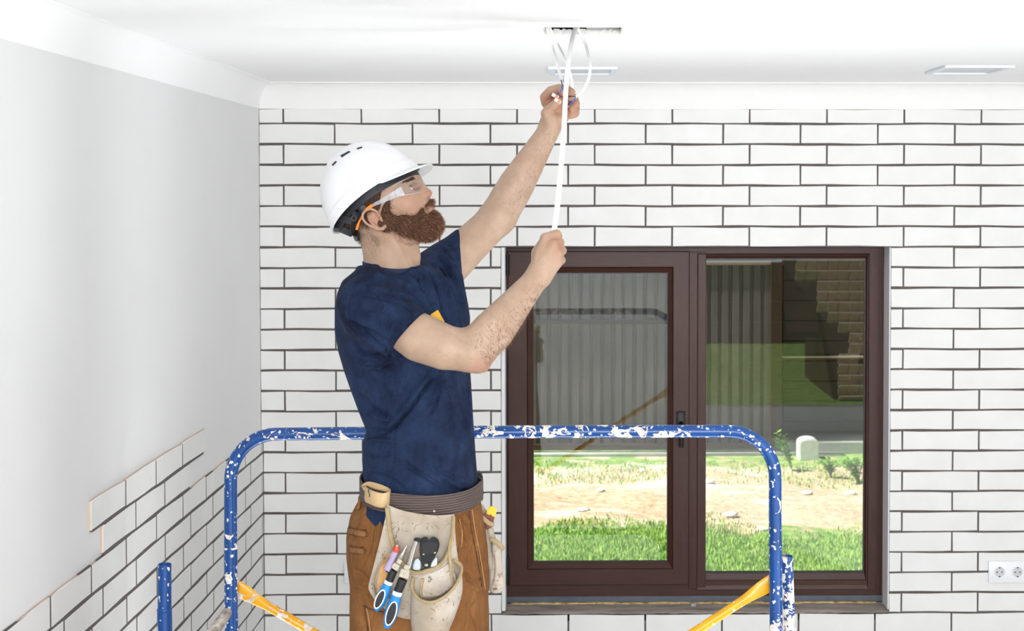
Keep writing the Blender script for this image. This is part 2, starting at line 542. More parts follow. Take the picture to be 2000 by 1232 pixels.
# left wall tiles (top row of the full field is row 16; two loose rows above it)
Yc = YB
ya = [PX(x, 950, XL).y for x in (177, 245.7, 305.7, 357.7, 402.9)]
TPL = (ya[4] - ya[0]) / 4
offA = ya[4]                                    # joint on rows 14, 16, 18...
offB = PX(372, 960, XL).y                       # joint on rows 15, 17...
fullL = [tile_mesh(TPL - J * 1.1, RP - J, 200 + k) for k in range(6)]
def left_row(i, y0, y1, parent=wall_left):
    za, zb = rz(i), rz(i - 1)
    off = offA if i % 2 == 0 else offB
    k = math.floor((y0 - off) / TPL) - 1
    while off + k * TPL < y1:
        a, b = off + k * TPL, off + (k + 1) * TPL
        k += 1
        ca, cb = max(a, y0), min(b, y1)
        if cb - ca < .02: continue
        ja = J * .55 if ca == a else .0005
        jb = J * .55 if cb == b else .0005
        isfull = False
        m_ = tr.choice(fullL) if abs(cb - ca - TPL) < 1e-6 else tile_mesh(cb - ca - ja - jb, RP - J, tr.randint(0, 9999))
        put_tile(parent, m_, (XL, (ca + ja + cb - jb) / 2, (za + zb) / 2), math.pi / 2)
yend = YB - .001
r14 = [i for i in range(26)]
left_row(14, PX(174, 1040, XL).y, PX(402, 880, XL).y)
left_row(15, PX(200, 1040, XL).y, PX(372, 960, XL).y)
for i in range(16, 29):
    left_row(i, 3.05, yend)
# grout field behind the left tiles (its top edge ragged with plaster smear)
bm = bmesh.new()
add_box(bm, (XP - .001, 3.0, rz(28)), (XL - .0005, YB, rz(15) - J * .5))
add_box(bm, (XP - .001, PX(205, 1040, XL).y, rz(15) - .004), (XL - .0005, PX(371, 960, XL).y, rz(14) - J * .4))
add_box(bm, (XP - .001, PX(181, 1040, XL).y, rz(14) - J * .4), (XL - .0005, PX(398, 880, XL).y, rz(13) - J * .9))
obj('grout_bed', bm, M['grout'], wall_left)['label'] = 'dark grout between the left wall tiles'

# ---- recessed LED panel lights in the ceiling
def panel(x0n, x1n, yn, yf, label):
    a = PZ(x0n, yn, Z_CEIL); b = PZ(x1n, yn, Z_CEIL); yfar = PZ(x0n, yf, Z_CEIL).y
    t = thing('ceiling_light_panel', label, 'ceiling light', ((a.x + b.x) / 2, (a.y + yfar) / 2, Z_CEIL), 'square ceiling light panels')
    X0, X1, Y0, Y1, z = a.x, b.x, a.y, yfar, Z_CEIL
    bm = bmesh.new(); w, d = .022, .009
    add_box(bm, (X0, Y0, z - d), (X1, Y0 + w, z), .002); add_box(bm, (X0, Y1 - w, z - d), (X1, Y1, z), .002)
    add_box(bm, (X0, Y0 + w, z - d), (X0 + w, Y1 - w, z), .002); add_box(bm, (X1 - w, Y0 + w, z - d), (X1, Y1 - w, z), .002)
    obj('frame', bm, fr_m, t)
    obj('diffuser', bx((X0 + w, Y0 + w, z - .004), (X1 - w, Y1 - w, z - .001)), diff_m, t)
fr_m = plain('panel_frame', '#dfe6f0', 0.35, var=0.01)
diff_m = plain('panel_diffuser', '#d6d8da', 0.6, var=0.01)
panel(1070, 1207, 130, 142, 'square white light panel in the ceiling behind the raised hand')
panel(1846, 1984, 127, 141, 'square white light panel in the ceiling at the right, above the socket')

# ---- sockets
def socket(px, py, w, label, n=1):
    c = P(px, py, YB - .002)
    t = thing('wall_socket', label, 'socket', c)
    s = w
    bm = bmesh.new()
    add_box(bm, c + Vector((-s / 2, -.009, -s / 2)), c + Vector((s / 2 + (n - 1) * .071, .003, s / 2)), .003)
    obj('cover_plate', bm, M['white_plastic'], t, smooth=True, auto=35)
    for k in range(n):
        cc = c + Vector((k * .071, 0, 0))
        bm = bmesh.new()
        add_lathe(bm, [(0.0195, -.0005), (0.0235, -.0005), (0.0235, .0022), (0.0205, .0022), (0.0195, .001), (0.0195, -.0005)], Matrix.Translation(cc + Vector((0, -.0095, 0))) @ Matrix.Rotation(math.pi / 2, 4, 'X'), 32)
        obj('socket_ring', bm, M['white_plastic'], t, smooth=True, auto=35)
        bm = bmesh.new()
        add_lathe(bm, [(0, -.001), (0.0195, -.001), (.0195, .0004), (0, .0004)], Matrix.Translation(cc + Vector((0, -.0088, 0))) @ Matrix.Rotation(math.pi / 2, 4, 'X'), 32)
        obj('socket_well', bm, plain('socket_grey', '#c8cace', 0.4), t)
        bm = bmesh.new()
        for sx in (-.0095, .0095):
            add_tube(bm, [cc + Vector((sx, -.0105, 0)), cc + Vector((sx, -.009, 0))], .0026, seg=12)
        for sz in (-.0175, .0175):
            add_box(bm, cc + Vector((-.003, -.0115, sz - .002)), cc + Vector((.003, -.009, sz + .002)))
        obj('contact', bm, M['black_plastic'], t)['label'] = 'dark contact holes and earth clips'
socket(1951, 1116, .085, 'white double wall socket at the lower right of the tiled wall', 2)
socket(694, 1117, .085, 'white wall socket on the tiles, mostly hidden behind the brown trousers')

# ------------------------------------------------------------------ window
def mat_pvc(name, c1, c2, axis):
    m = NT(name)
    v = m.scaled(m.coord('Object'), (1, 1, 0.06) if axis == 'z' else (0.06, 1, 1))
    n = m.noise(160, 4, 0.6, vec=v)
    m.col(m.ramp(n, [(0.3, lin(c1)), (0.7, lin(c2))]))
    m.set(Roughness=0.4, **{'Specular IOR Level': .3})
    m.bump(n, 0.0006, 0.5)
    return m.m
pvc_v = mat_pvc('brown_pvc_vertical', '#331910', '#412319', 'z')
pvc_h = mat_pvc('brown_pvc_horizontal', '#331910', '#412319', 'x')
YW = 5.955       # front face of the frame
window = thing('window_1', 'brown plastic window with two panes set in the tiled wall', 'window', (P(1355, 1165, YW)))
del window['category']; window['kind'] = 'structure'
def wp(x, y, Y=YW): return P(x, y, Y)
def ring(name, parent, xo0, xo1, yo0, yo1, xi0, xi1, yi0, yi1, Yf, Yb, Yin=None, mats=(pvc_h, pvc_v)):
    "mitred frame of four members; outer and inner rectangles in pixels at depth Yf; inner lip may sit deeper (Yin)"
    o = [wp(xo0, yo0, Yf), wp(xo1, yo0, Yf), wp(xo1, yo1, Yf), wp(xo0, yo1, Yf)]
    i_ = [wp(xi0, yi0, Yf), wp(xi1, yi0, Yf), wp(xi1, yi1, Yf), wp(xi0, yi1, Yf)]
    ox0, ox1 = (o[0].x + o[3].x) / 2, (o[1].x + o[2].x) / 2; oz1, oz0 = (o[0].z + o[1].z) / 2, (o[2].z + o[3].z) / 2
    ix0, ix1 = (i_[0].x + i_[3].x) / 2, (i_[1].x + i_[2].x) / 2; iz1, iz0 = (i_[0].z + i_[1].z) / 2, (i_[2].z + i_[3].z) / 2
    O = [(ox0, oz1), (ox1, oz1), (ox1, oz0), (ox0, oz0)]; I = [(ix0, iz1), (ix1, iz1), (ix1, iz0), (ix0, iz0)]
    Yin = Yin or Yf
    for k in range(4):
        j = (k + 1) % 4
        bm = bmesh.new()
        c = .0025
        def q(pt, other, t):  # toward the other edge by distance t
            dx, dz = other[0] - pt[0], other[1] - pt[1]; L = max(abs(dx), abs(dz)); return (pt[0] + dx * t / L, pt[1] + dz * t / L)
        prof = [(0, Yb), (0, Yf + c), (c, Yf), (None, Yf), (-1, Yin + c)]
        rows = []
        for (pt_o, pt_i) in ((O[k], I[k]), (O[j], I[j])):
            L = max(abs(pt_i[0] - pt_o[0]), abs(pt_i[1] - pt_o[1]))
            s1 = q(pt_o, pt_i, c); s2 = q(pt_o, pt_i, L - c)
            e = .0006
            sh = (e if k % 2 == 0 else 0, 0)
            pts_ = [(pt_o, Yb), (pt_o, Yf + c), (s1, Yf), (s2, Yin), (pt_i, Yin + c), (pt_i, Yb)]
            rows.append([bm.verts.new((p[0], y, p[1])) for p, y in pts_])
        n = len(rows[0])
        for a in range(n):
            bm.faces.new((rows[0][a], rows[0][(a + 1) % n], rows[1][(a + 1) % n], rows[1][a]))
        bm.faces.new(rows[0][::-1]); bm.faces.new(rows[1])
        bmesh.ops.recalc_face_normals(bm, faces=bm.faces)
        obj(name, bm, mats[0] if k % 2 == 0 else mats[1], parent)
    return (ix0, ix1, iz0, iz1)
YFR = YW + .016
ring('frame_member', window, 984, 1726.5, 483.5, 1168, 1003, 1692, 499, 1133, YFR, YFR + .06)
# mullion
a = wp(1346, 492, YFR); b = wp(1378, 1150, YFR)
obj('mullion', bx((a.x, YFR - .002, b.z), (b.x, YFR + .06, a.z), .002), pvc_v, window)
# fixed light bead and glass
g2 = ring('glazing_bead', window, 1361, 1697, 495, 1152, 1375.5, 1690, 505, 1119.5, YFR - .004, YFR + .04, YFR + .012)
# opening sash
ring('sash_member', window, 992, 1346, 491, 1142.5, 1030, 1314, 522, 1111, YW, YW + .05)
g1 = ring('glazing_bead', window, 1030, 1314, 522, 1111, 1041, 1304.5, 532.5, 1098.5, YW + .002, YW + .04, YW + .013)
gl = NT('window_glass')
gl.t.nodes.remove(gl.b)
fres = gl.n('ShaderNodeFresnel'); fres.inputs['IOR'].default_value = 1.45
tr_ = gl.n('ShaderNodeBsdfTransparent'); tr_.inputs[0].default_value = (0.93, 0.95, 0.94, 1)
gs = gl.n('ShaderNodeBsdfGlossy'); gs.inputs['Roughness'].default_value = 0.0; gs.inputs[0].default_value = (1, 1, 1, 1)
mx = gl.n('ShaderNodeMixShader')
gl.l(gl.math('MULTIPLY', fres.outputs[0], 1.5), mx.inputs[0]); gl.l(tr_.outputs[0], mx.inputs[1]); gl.l(gs.outputs[0], mx.inputs[2]); gl.l(mx.outputs[0], gl.out.inputs[0])
M['glass'] = gl.m
gask = plain('black_gasket', '#1c1d22', 0.5)
for g, yy in ((g1, YW + .022), (g2, YFR + .018)):
    bm = bmesh.new(); add_box(bm, (g[0] - .006, yy, g[2] - .006), (g[1] + .006, yy + .004, g[3] + .006))
    obj('glass_pane', bm, M['glass'], window)
    bm = bmesh.new(); w = .004
    add_box(bm, (g[0] - .001, yy - .006, g[2] - .001), (g[1] + .001, yy - .0005, g[2] + w)); add_box(bm, (g[0] - .001, yy - .006, g[3] - w), (g[1] + .001, yy - .0005, g[3] + .001))
    add_box(bm, (g[0] - .001, yy - .006, g[2] + w), (g[0] + w * .7, yy - .0005, g[3] - w)); add_box(bm, (g[1] - w * .7, yy - .006, g[2] + w), (g[1] + .001, yy - .0005, g[3] - w))
    obj('gasket', bm, gask, window)
# handle
hc = wp(1330.5, 830, YW)
bm = bmesh.new()
a_, b_ = wp(1321.5, 803, YW), wp(1338, 843, YW)
add_box(bm, (a_.x, YW - .010, b_.z - .02), (b_.x, YW + .001, a_.z), .004)
hd = obj('handle', bm, M['black_plastic'], window, smooth=True, auto=40)
bm = bmesh.new()
s0 = wp(1330, 826, YW - .01); s1 = wp(1330, 832, YW - .045); s2 = wp(1330.5, 845, YW - .047); s3 = wp(1330.5, 874, YW - .047)
add_tube(bm, spline([s0, s1, s2, s3], 6), [.010] * 10 + [.0095] * 8 + [.008], seg=14, r2=[.008] * 19, nrm=(1, 0, 0))
obj('lever', bm, M['black_plastic'], hd, smooth=True, auto=50)
# hinges
for (y0_, y1_) in ((497, 538), (1088, 1142)):
    bm = bmesh.new(); a_ = wp(991, y0_, YW - .008); b_ = wp(991, y1_, YW - .008)
    add_tube(bm, [a_, b_], .0085, seg=14)
    add_tube(bm, [a_.lerp(b_, .46), a_.lerp(b_, .5)], .0095, seg=14)
    bmesh.ops.recalc_face_normals(bm, faces=bm.faces)
    obj('hinge', bm, M['black_plastic'], window, smooth=True, auto=50)
# dark base profile under the frame, foam and raw board sill
a_ = wp(988, 1167, YFR - .004); b_ = wp(1726, 1173.5, YFR - .004)
slate = plain('slate_profile', '#4c525c', 0.4, var=0.15)
obj('base_profile', bx((a_.x, YFR - .006, b_.z), (b_.x, YFR + .06, a_.z + .004), .0015), slate, window)['label'] = 'dark grey base profile under the brown frame'
foam = NT('mounting_foam'); fn = foam.noise(45, 5)
foam.col(foam.ramp(fn, [(0.3, lin('#8a6a38')), (0.5, lin('#c2a066')), (0.7, lin('#d6bb84'))])); foam.set(Roughness=.9); foam.bump(foam.noise(80, 4), .006)
bm = bmesh.new()
fa = wp(1040, 1175, YFR - .012)
n = 60; fr_ = random.Random(3)
pts_ = []
for k in range(n + 1):
    x = WX0 + .03 + (WX1 - WX0 - .06) * k / n
    pts_.append((x, YFR - .006 + fr_.uniform(-.002, .002), b_.z - .008 + fr_.uniform(-.0015, .0015)))
add_tube(bm, pts_, .0085, seg=8)
obj('foam_seal', bm, foam.m, window, smooth=True)['label'] = 'yellow expanding foam line under the window frame'
sill_m = NT('raw_sill_board'); v = sill_m.scaled(sill_m.coord('Object'), (.15, 1, 1)); sn = sill_m.noise(30, 6, .65, vec=v)
sill_m.col(sill_m.ramp(sn, [(0.25, lin('#5e564f')), (0.45, lin('#8e867f')), (0.6, lin('#a59b92')), (0.75, lin('#bfae9f'))])); sill_m.set(Roughness=.9); sill_m.bump(sn, .004)
bm = bmesh.new()
c_ = wp(985, 1176, YFR); zt = c_.z
nx = 80
zf = P(1400, 1197.5, YB - .004).z
rows = []
for k in range(nx + 1):
    x = WX0 - .0 + (WX1 - WX0) * k / nx
    r1 = fr_.uniform(-.0012, .0012)
    rows.append([bm.verts.new(q) for q in ((x, YFR + .03, zt - .004), (x, YFR - .01, zt - .005 + r1), (x, YB + .012, zt - .012 + r1), (x, YB - .002, zt - .016 + r1), (x, YB - .004 + r1, zf + r1), (x, YFR + .03, zf))])
for k in range(nx):
    for q in range(6): bm.faces.new((rows[k][q], rows[k][(q + 1) % 6], rows[k + 1][(q + 1) % 6], rows[k + 1][q]))
bm.faces.new(rows[0]); bm.faces.new(rows[-1][::-1])
bmesh.ops.recalc_face_normals(bm, faces=bm.faces)
obj('rough_sill', bm, sill_m.m, window)['label'] = 'rough grey-brown raw sill board'
brk = plain('steel_bracket', '#9a9ca2', 0.4, metal=.8)
bc = wp(1354, 1181, YFR - .03)
bm = bmesh.new(); add_box(bm, bc + Vector((-.011, -.012, -.012)), bc + Vector((.011, .02, -.004)), .001); add_box(bm, bc + Vector((-.009, -.012, -.012)), bc + Vector((.009, -.010, .008)), .0005)
obj('fixing_bracket', bm, brk, window)
# plaster reveals
bm = bmesh.new()
add_box(bm, (WX0 - .001, YB - .002, WZ0 + .012), (wp(986.5, 800, YB).x, YFR, WZ1), .001)
struct('trim_3', bm, M['plaster'], 'white plaster reveal at the left of the window')
bm = bmesh.new()
a_ = wp(1727.5, 800, YFR)
add_box(bm, (wp(1735.5, 800, YB).x, YB - .002, WZ0 + .012), (WX1 + .001, YFR, WZ1), .001)
bm.verts.ensure_lookup_table()
struct('trim_4', bm, M['plaster'], 'white plaster reveal at the right of the window')

# ------------------------------------------------------------------ outside, beyond the window
ZG = -0.10
YF = 14.8
og = random.Random(21)
gm = NT('yard_ground')
gp = gm.n('ShaderNodeNewGeometry').outputs['Position']
d1 = gm.noise(1.1, 5, .6, vec=gm.scaled(gp, (.6, 1.4, 1)))
d2 = gm.noise(14, 6, .7, vec=gp)
dirt = gm.mix(gm.rampv(d2, .35, .7), lin('#b89c7c'), lin('#e2d3ba'))
dirt = gm.mix(gm.rampv(d1, .52, .66), dirt, lin('#efe9dd'))
sx_ = gm.n('ShaderNodeSeparateXYZ'); gm.l(gp, sx_.inputs[0])
near = gm.rampv(sx_.outputs[1], 11.9, 11.1)
farb = gm.rampv(sx_.outputs[1], 13.7, 14.3, 0, .75)
rear = gm.rampv(sx_.outputs[1], 0.5, -1)
gmask = gm.math('MAXIMUM', gm.math('MAXIMUM', near, farb), rear)
gmask = gm.rampv(gm.math('ADD', gmask, gm.math('MULTIPLY', gm.math('SUBTRACT', gm.noise(3.5, 5, .65, vec=gp), .5), 2.4)), .4, .75)
grassc = gm.mix(gm.rampv(gm.noise(9, 5, vec=gp), .35, .7), lin('#5f8a34'), lin('#9dbb68'))
gm.col(gm.mix(gmask, dirt, grassc)); gm.set(Roughness=.95); gm.bump(d2, .03)
bm = bmesh.new()
NX, NY = 60, 60
def gz(x, y):
    return ZG + .035 * math.sin(x * 1.9 + y * .7) * math.sin(y * 1.3) * (1 if 9 < y < 14.5 else .2) + (.02 * math.sin(x * 7 + 1.3 * y) * math.sin(y * 5.1) if 9 < y < 14.5 else 0)
xs = [-14 + 30 * k / 40 for k in range(41)]
xs = sorted(set([-14, -8, -4, -2] + [-1.2 + 5 * k / 60 for k in range(61)] + [5, 8, 12, 16]))
ys = sorted(set([6.13, 7, 8, 9] + [9.5 + 6 * k / 60 for k in range(61)] + [16.5, 20, 40]))
V = [[bm.verts.new((x, y, gz(x, y))) for y in ys] for x in xs]
for i in range(len(xs) - 1):
    for j in range(len(ys) - 1):
        bm.faces.new((V[i][j], V[i + 1][j], V[i + 1][j + 1], V[i][j + 1]))
# strips at the sides and the rear of the house
for (a, b, c, d) in ((-14, -1.46, -30, 6.13), (3.81, 16, -30, 6.13), (-1.46, 3.81, -30, -3.81)):
    vs = [bm.verts.new(q) for q in ((a, c, ZG), (b, c, ZG), (b, d, ZG), (a, d, ZG))]
    bm.faces.new(vs)
bmesh.ops.recalc_face_normals(bm, faces=bm.faces)
ground = struct('ground', bm, gm.m, 'sunlit sandy yard with patches of grass outside the window', smooth=True)

# grass blades
def grass(name, n, region, label, hmin, hmax, maskf=None, parent=None):
    bm = bmesh.new()
    for _ in range(n):
        x = og.uniform(region[0], region[1]); y = og.uniform(region[2], region[3])
        if maskf and og.random() > maskf(x, y): continue
        z = gz(x, y) - .004
        h = og.uniform(hmin, hmax); a = og.uniform(0, 6.28); w = og.uniform(.003, .006)
        dx, dy = math.cos(a) * w, math.sin(a) * w
        l = og.uniform(-.4, .4) * h; m_ = og.uniform(-.4, .4) * h
        v0 = bm.verts.new((x - dx, y - dy, z)); v1 = bm.verts.new((x + dx, y + dy, z))
        v2 = bm.verts.new((x + dx * .7 + l * .35, y + dy * .7 + m_ * .35, z + h * .6)); v3 = bm.verts.new((x - dx * .7 + l * .35, y - dy * .7 + m_ * .35, z + h * .6))
        v4 = bm.verts.new((x + l, y + m_, z + h))
        bm.faces.new((v0, v1, v2, v3)); bm.faces.new((v3, v2, v4))
    return tag(obj(name, bm, M['grass'], parent), label, 'grass', kind='stuff')
gr = NT('grass_blades'); gi = gr.n('ShaderNodeNewGeometry')
gr.col(gr.ramp(gi.outputs['Random Per Island'], [(0, lin('#6f9c38')), (.6, lin('#98c456')), (1, lin('#c4d67c'))])); gr.set(Roughness=.6)
gr.b.inputs['Transmission Weight'].default_value = 0
M['grass'] = gr.m
def edge(x, y):
    e = 11.55 + .25 * math.sin(x * 2.3) + .16 * math.sin(x * 6.1 + 1)
    return 1 if y < e - .3 else max(0, .9 - (y - e + .3) * 1.9)
grass('yard_grass', 42000, (-.9, 3.1, 9.7, 12.4), 'bright green grass in the yard just beyond the window', .018, .045, edge)
grass('verge_grass', 6000, (-.9, 3.6, 13.2, 14.32), 'sparse yellow-green grass along the foot of the dark fence', .02, .05, lambda x, y: .25 + .5 * (math.sin(x * 3 + y) > 0))
# stones
stone_m = plain('pale_stone', '#e9e6df', .9, var=.1)
for k, (px, py, s) in enumerate(((1427, 1009, .05), (1576, 962, .04), (1660, 962, .045), (1385, 948, .045), (1172, 960, .035), (1255, 925, .03), (1490, 1030, .04), (1140, 1000, .04))):
    g = PZ(px, py, ZG); bm = bmesh.new()
    bmesh.ops.create_icosphere(bm, subdivisions=2, radius=s)
    for v in bm.verts:
        v.co *= og.uniform(.82, 1.12); v.co.z *= .5; v.co.x *= 1.3
    o = obj('stone', bm, stone_m, smooth=True); o.location = (g.x, g.y, gz(g.x, g.y) + s * .25)
    lab = ['white flat stone in the dirt, left behind the right scaffold post', 'small pale stone in the dirt right of the right scaffold post', 'pale flat stone lying far right in the yard', 'pale stone on the dirt beside the window mullion', 'small pale stone seen through the middle of the left pane', 'small pale stone near the fence, seen through the right side of the left pane', 'pale stone near the grass edge, left of the right scaffold post', 'pale stone lower on the dirt, seen through the left pane, left of its middle'][k]
    tag(o, lab, 'stone', 'stones scattered in the yard')

# corrugated metal fence, sheets between x=-3 and the gate post
fm = NT('fence_sheet'); fmn = fm.noise(3, 3, vec=fm.scaled(fm.coord('Object'), (4, 1, .5)))
fm.col(fm.ramp(fmn, [(.3, lin('#5d575b')), (.7, lin('#6d676b'))])); fm.set(Roughness=.5)
fx1 = P(1506, 700, YF).x
ft = P(1450, 517, YF).z
pitch = .105
fence = thing('metal_fence', 'dark grey-brown ribbed metal sheet fence across the yard, seen through the window', 'fence', (0, YF, ZG))
xa = fx1
nsheet = 0
while xa > -2.6:
    xb = xa - pitch * 10
    bm = bmesh.new(); prof = []
    x = xa
    for k in range(10):
        prof += [(x, 0), (x - pitch * .62, 0), (x - pitch * .70, .022), (x - pitch * .92, .022)]; x -= pitch
    prof.append((x, 0))
    lo = [bm.verts.new((u, YF + d, ZG + .10)) for u, d in prof]; hi = [bm.verts.new((u, YF + d, ft)) for u, d in prof]
    lo2 = [bm.verts.new((u, YF + d + .0015, ZG + .10)) for u, d in prof]; hi2 = [bm.verts.new((u, YF + d + .0015, ft)) for u, d in prof]
    for k in range(len(prof) - 1):
        bm.faces.new((lo[k], lo[k + 1], hi[k + 1], hi[k])); bm.faces.new((lo2[k], hi2[k], hi2[k + 1], lo2[k + 1])); bm.faces.new((hi[k], hi[k + 1], hi2[k + 1], hi2[k]))
    obj('ribbed_sheet', bm, fm.m, fence)
    xa = xb
brown = plain('brown_painted_steel', '#3a2620', .45, var=.1)
xL = xa
band_z = P(1200, 628, YF).z
obj('fence_band', bx((xL, YF - .035, band_z - .022), (P(1345, 628, YF).x, YF - .001, band_z + .022)), plain('dark_band', '#35322f', .6), fence)  # dark band across the left fence sheets, stopping at the mullion
b0 = P(1200, 879, YF - .05).z; b1 = P(1200, 868, YF - .05).z
obj('base_rail', bx((xL, YF - .06, b0), (fx1, YF - .002, b1), .003), brown, fence)
obj('base_rail', bx((xL, YF - .08, P(1200, 900, YF).z), (fx1, YF + .02, P(1200, 893, YF).z), .003), brown, fence)
pipe_m = plain('grey_pipe', '#c8cbc6', .5, var=.08)
pz = P(1200, 887, YF - .1).z
tag(obj('conduit_pipe', tube([(xL, YF - .11, pz), (P(1645, 887, YF).x, YF - .11, pz)], .021, seg=12), pipe_m, smooth=True), 'pale grey pipe running along the foot of the dark fence', 'pipe')
obj('fence_post', bx((fx1 - .01, YF - .05, ZG), (P(1526, 700, YF).x, YF + .06, P(1515, 512, YF).z), .004), brown, fence)
obj('coping', bx((xL, YF - .02, ft), (fx1, YF + .05, ft + .03), .003), plain('coping_steel', '#9a8c88', .5), fence)
# sliding gate right of the post: dark boards, pale bottom beam
gate = thing('sliding_gate', 'dark brown board sliding gate right of the fence post, behind the right pane', 'gate', (P(1600, 800, YF).x, YF, ZG))
gx0, gx1 = P(1528, 700, YF).x, P(1524, 700, YF).x + 2.4
gz0 = P(1600, 862, YF).z; gz1 = P(1600, 508, YF).z
nb = 9; hb = (gz1 - gz0) / nb
gb_m = plain('gate_board', '#2e2825', .6, var=.15, nscale=4)
for k in range(nb):
    obj('board', bx((gx0 + .01, YF + .02, gz0 + hb * k + .004), (gx1, YF + .045, gz0 + hb * (k + 1) - .004), .003), gb_m, gate)
obj('gate_frame', bx((gx0, YF + .045, gz0), (gx1, YF + .075, gz1)), brown, gate)
obj('gate_beam', bx((gx0, YF - .02, P(1600, 888, YF).z), (gx1, YF + .05, gz0 - .002), .006), plain('gate_beam', '#aeb4ae', .5), gate)
lz = P(1600, 697, YF).z
obj('gate_rail', bx((gx0, YF + .0, lz - .010), (gx1, YF + .02, lz + .010), .002), plain('gate_rail', '#a89c94', .5), gate)
# gate motor: rounded white housing on a dark foot
mo = P(1577, 880, YF - .25)
motor = thing('gate_motor', 'white rounded gate motor box on a dark foot in front of the gate', 'motor', (mo.x, YF - .25, ZG))
a_ = P(1557.5, 897, YF - .25); b_ = P(1597, 853, YF - .25)
bm = bmesh.new(); w_ = b_.x - a_.x
poly = [(a_.x, a_.z), (b_.x, a_.z), (b_.x, b_.z - .05)] + [((a_.x + b_.x) / 2 + w_ / 2 * math.cos(t), b_.z - .05 + .05 * math.sin(t)) for t in [math.pi * k / 10 for k in range(1, 10)]] + [(a_.x, b_.z - .05)]
add_prism(bm, poly, YF - .36, YF - .16, lambda u, v, d: Vector((u, d, v)))
bmesh.ops.recalc_face_normals(bm, faces=bm.faces)
bmesh.ops.bevel(bm, geom=[e for e in bm.edges if abs(e.verts[0].co.y - e.verts[1].co.y) < 1e-6], offset=.012, segments=2, affect='EDGES')
obj('motor_housing', bm, plain('motor_white', '#dfe5e4', .4), motor, smooth=True, auto=40)
obj('motor_foot', bx((a_.x + .01, YF - .35, ZG - .02), (b_.x - .0, YF - .17, a_.z), .004), plain('motor_foot', '#4a3c38', .6), motor)
# low kerb: rubble blocks at left, thin slab at right
kerb_m = NT('kerb'); kn = kerb_m.noise(20, 5)
kerb_m.col(kerb_m.ramp(kn, [(.35, lin('#8c9455')), (.5, lin('#cfc9a0')), (.7, lin('#e6e0c6'))])); kerb_m.set(Roughness=.9); kerb_m.bump(kn, .02)
kerb = thing('kerb', 'low mossy kerb of pale blocks below the fence', 'kerb', (.5, YF - .35, ZG))
x = -1.0
while x < P(1466, 910, YF - .3).x:
    w = og.uniform(.3, .42); x2 = min(x + w, P(1466, 910, YF - .3).x)
    bm = bx((x + .004, YF - .42, ZG - .04), (x2 - .004, YF - .2, P(1400, og.uniform(899, 903), YF - .3).z), .015)
    obj('block', bm, kerb_m.m, kerb); x = x2
slab_z = P(1600, 914, YF - .3).z
obj('slab', bx((P(1466, 910, YF - .3).x + .01, YF - .4, slab_z - .03), (gx1, YF - .1, slab_z), .005), plain('slab', '#d9d0b4', .9), kerb)
for px in (1467, 1588, 1690):
    xx = P(px, 920, YF - .38).x
    obj('block', bx((xx, YF - .39, ZG - .04), (xx + .03, YF - .12, slab_z - .031), .003), plain('slab', '#cfc6ac', .9), kerb)
obj('shade_strip', bx((P(1540, 920, YF).x, YF - .2, ZG - .02), (P(1640, 920, YF).x, YF - .16, slab_z - .031)), brown, kerb)  # dark strip standing in for the shade under the kerb slab

# weeds
leaf_m = NT('weed_leaf'); leaf_m.col(leaf_m.ramp(leaf_m.n('ShaderNodeNewGeometry').outputs['Random Per Island'], [(0, lin('#4f8a24')), (1, lin('#9acb52'))])); leaf_m.set(Roughness=.5)
def weed(px, py, Y, h, spread, n, label, lean=(0, 0)):
    g = P(px, py, Y)
    g.z = max(g.z, gz(g.x, g.y)) if False else gz(g.x, g.y)
    t = thing('weed', label, 'plant', g, 'weeds by the fence')
    bs, bl = bmesh.new(), bmesh.new()
    for k in range(n):
        a = og.uniform(0, 6.28); hh = h * og.uniform(.55, 1)
        tip = g + Vector((math.cos(a) * spread * og.random() + lean[0] * hh, math.sin(a) * spread * .6 * og.random(), hh))
        mid = g.lerp(tip, .5) + Vector((0, 0, .03))
        pts = spline([g, mid, tip], 5)
        add_tube(bs, pts, .004, seg=5)
        for q in range(3, len(pts), 1):
            for s in (-1, 1):
                p = Vector(pts[q]); b = a + s * 1.3 + og.uniform(-.5, .5); L = og.uniform(.035, .065)
                d = Vector((math.cos(b) * L, math.sin(b) * L, og.uniform(-.3, .5) * L)); nrm = Vector((0, 0, 1)).cross(d).normalized() * L * .28
                vs = [bl.verts.new(v) for v in (p, p + d * .45 + nrm, p + d, p + d * .45 - nrm)]
                bl.faces.new(vs)
    obj('stem', bs, leaf_m.m, t); obj('leaves', bl, leaf_m.m, t)['kind'] = 'stuff'
weed(1548, 925, 13.9, .40, .10, 9, 'leaning green weed behind the right bend of the blue rail', (-.45, 0))
weed(1676, 950, 13.4, .30, .22, 12, 'bushy green weed at the right edge of the right pane')
weed(1622, 940, 13.7, .16, .10, 8, 'small green weed right of the gate motor')

# unseen house roof, its eaves added wide to keep the sun off the window
struct('roof', bx((-2.4, YR - 1.0, Z_CEIL + .2), (XR + 1.2, 7.15, Z_CEIL + .36)), M['dark'], 'unseen flat roof slab with wide eaves added to keep sun off the window')
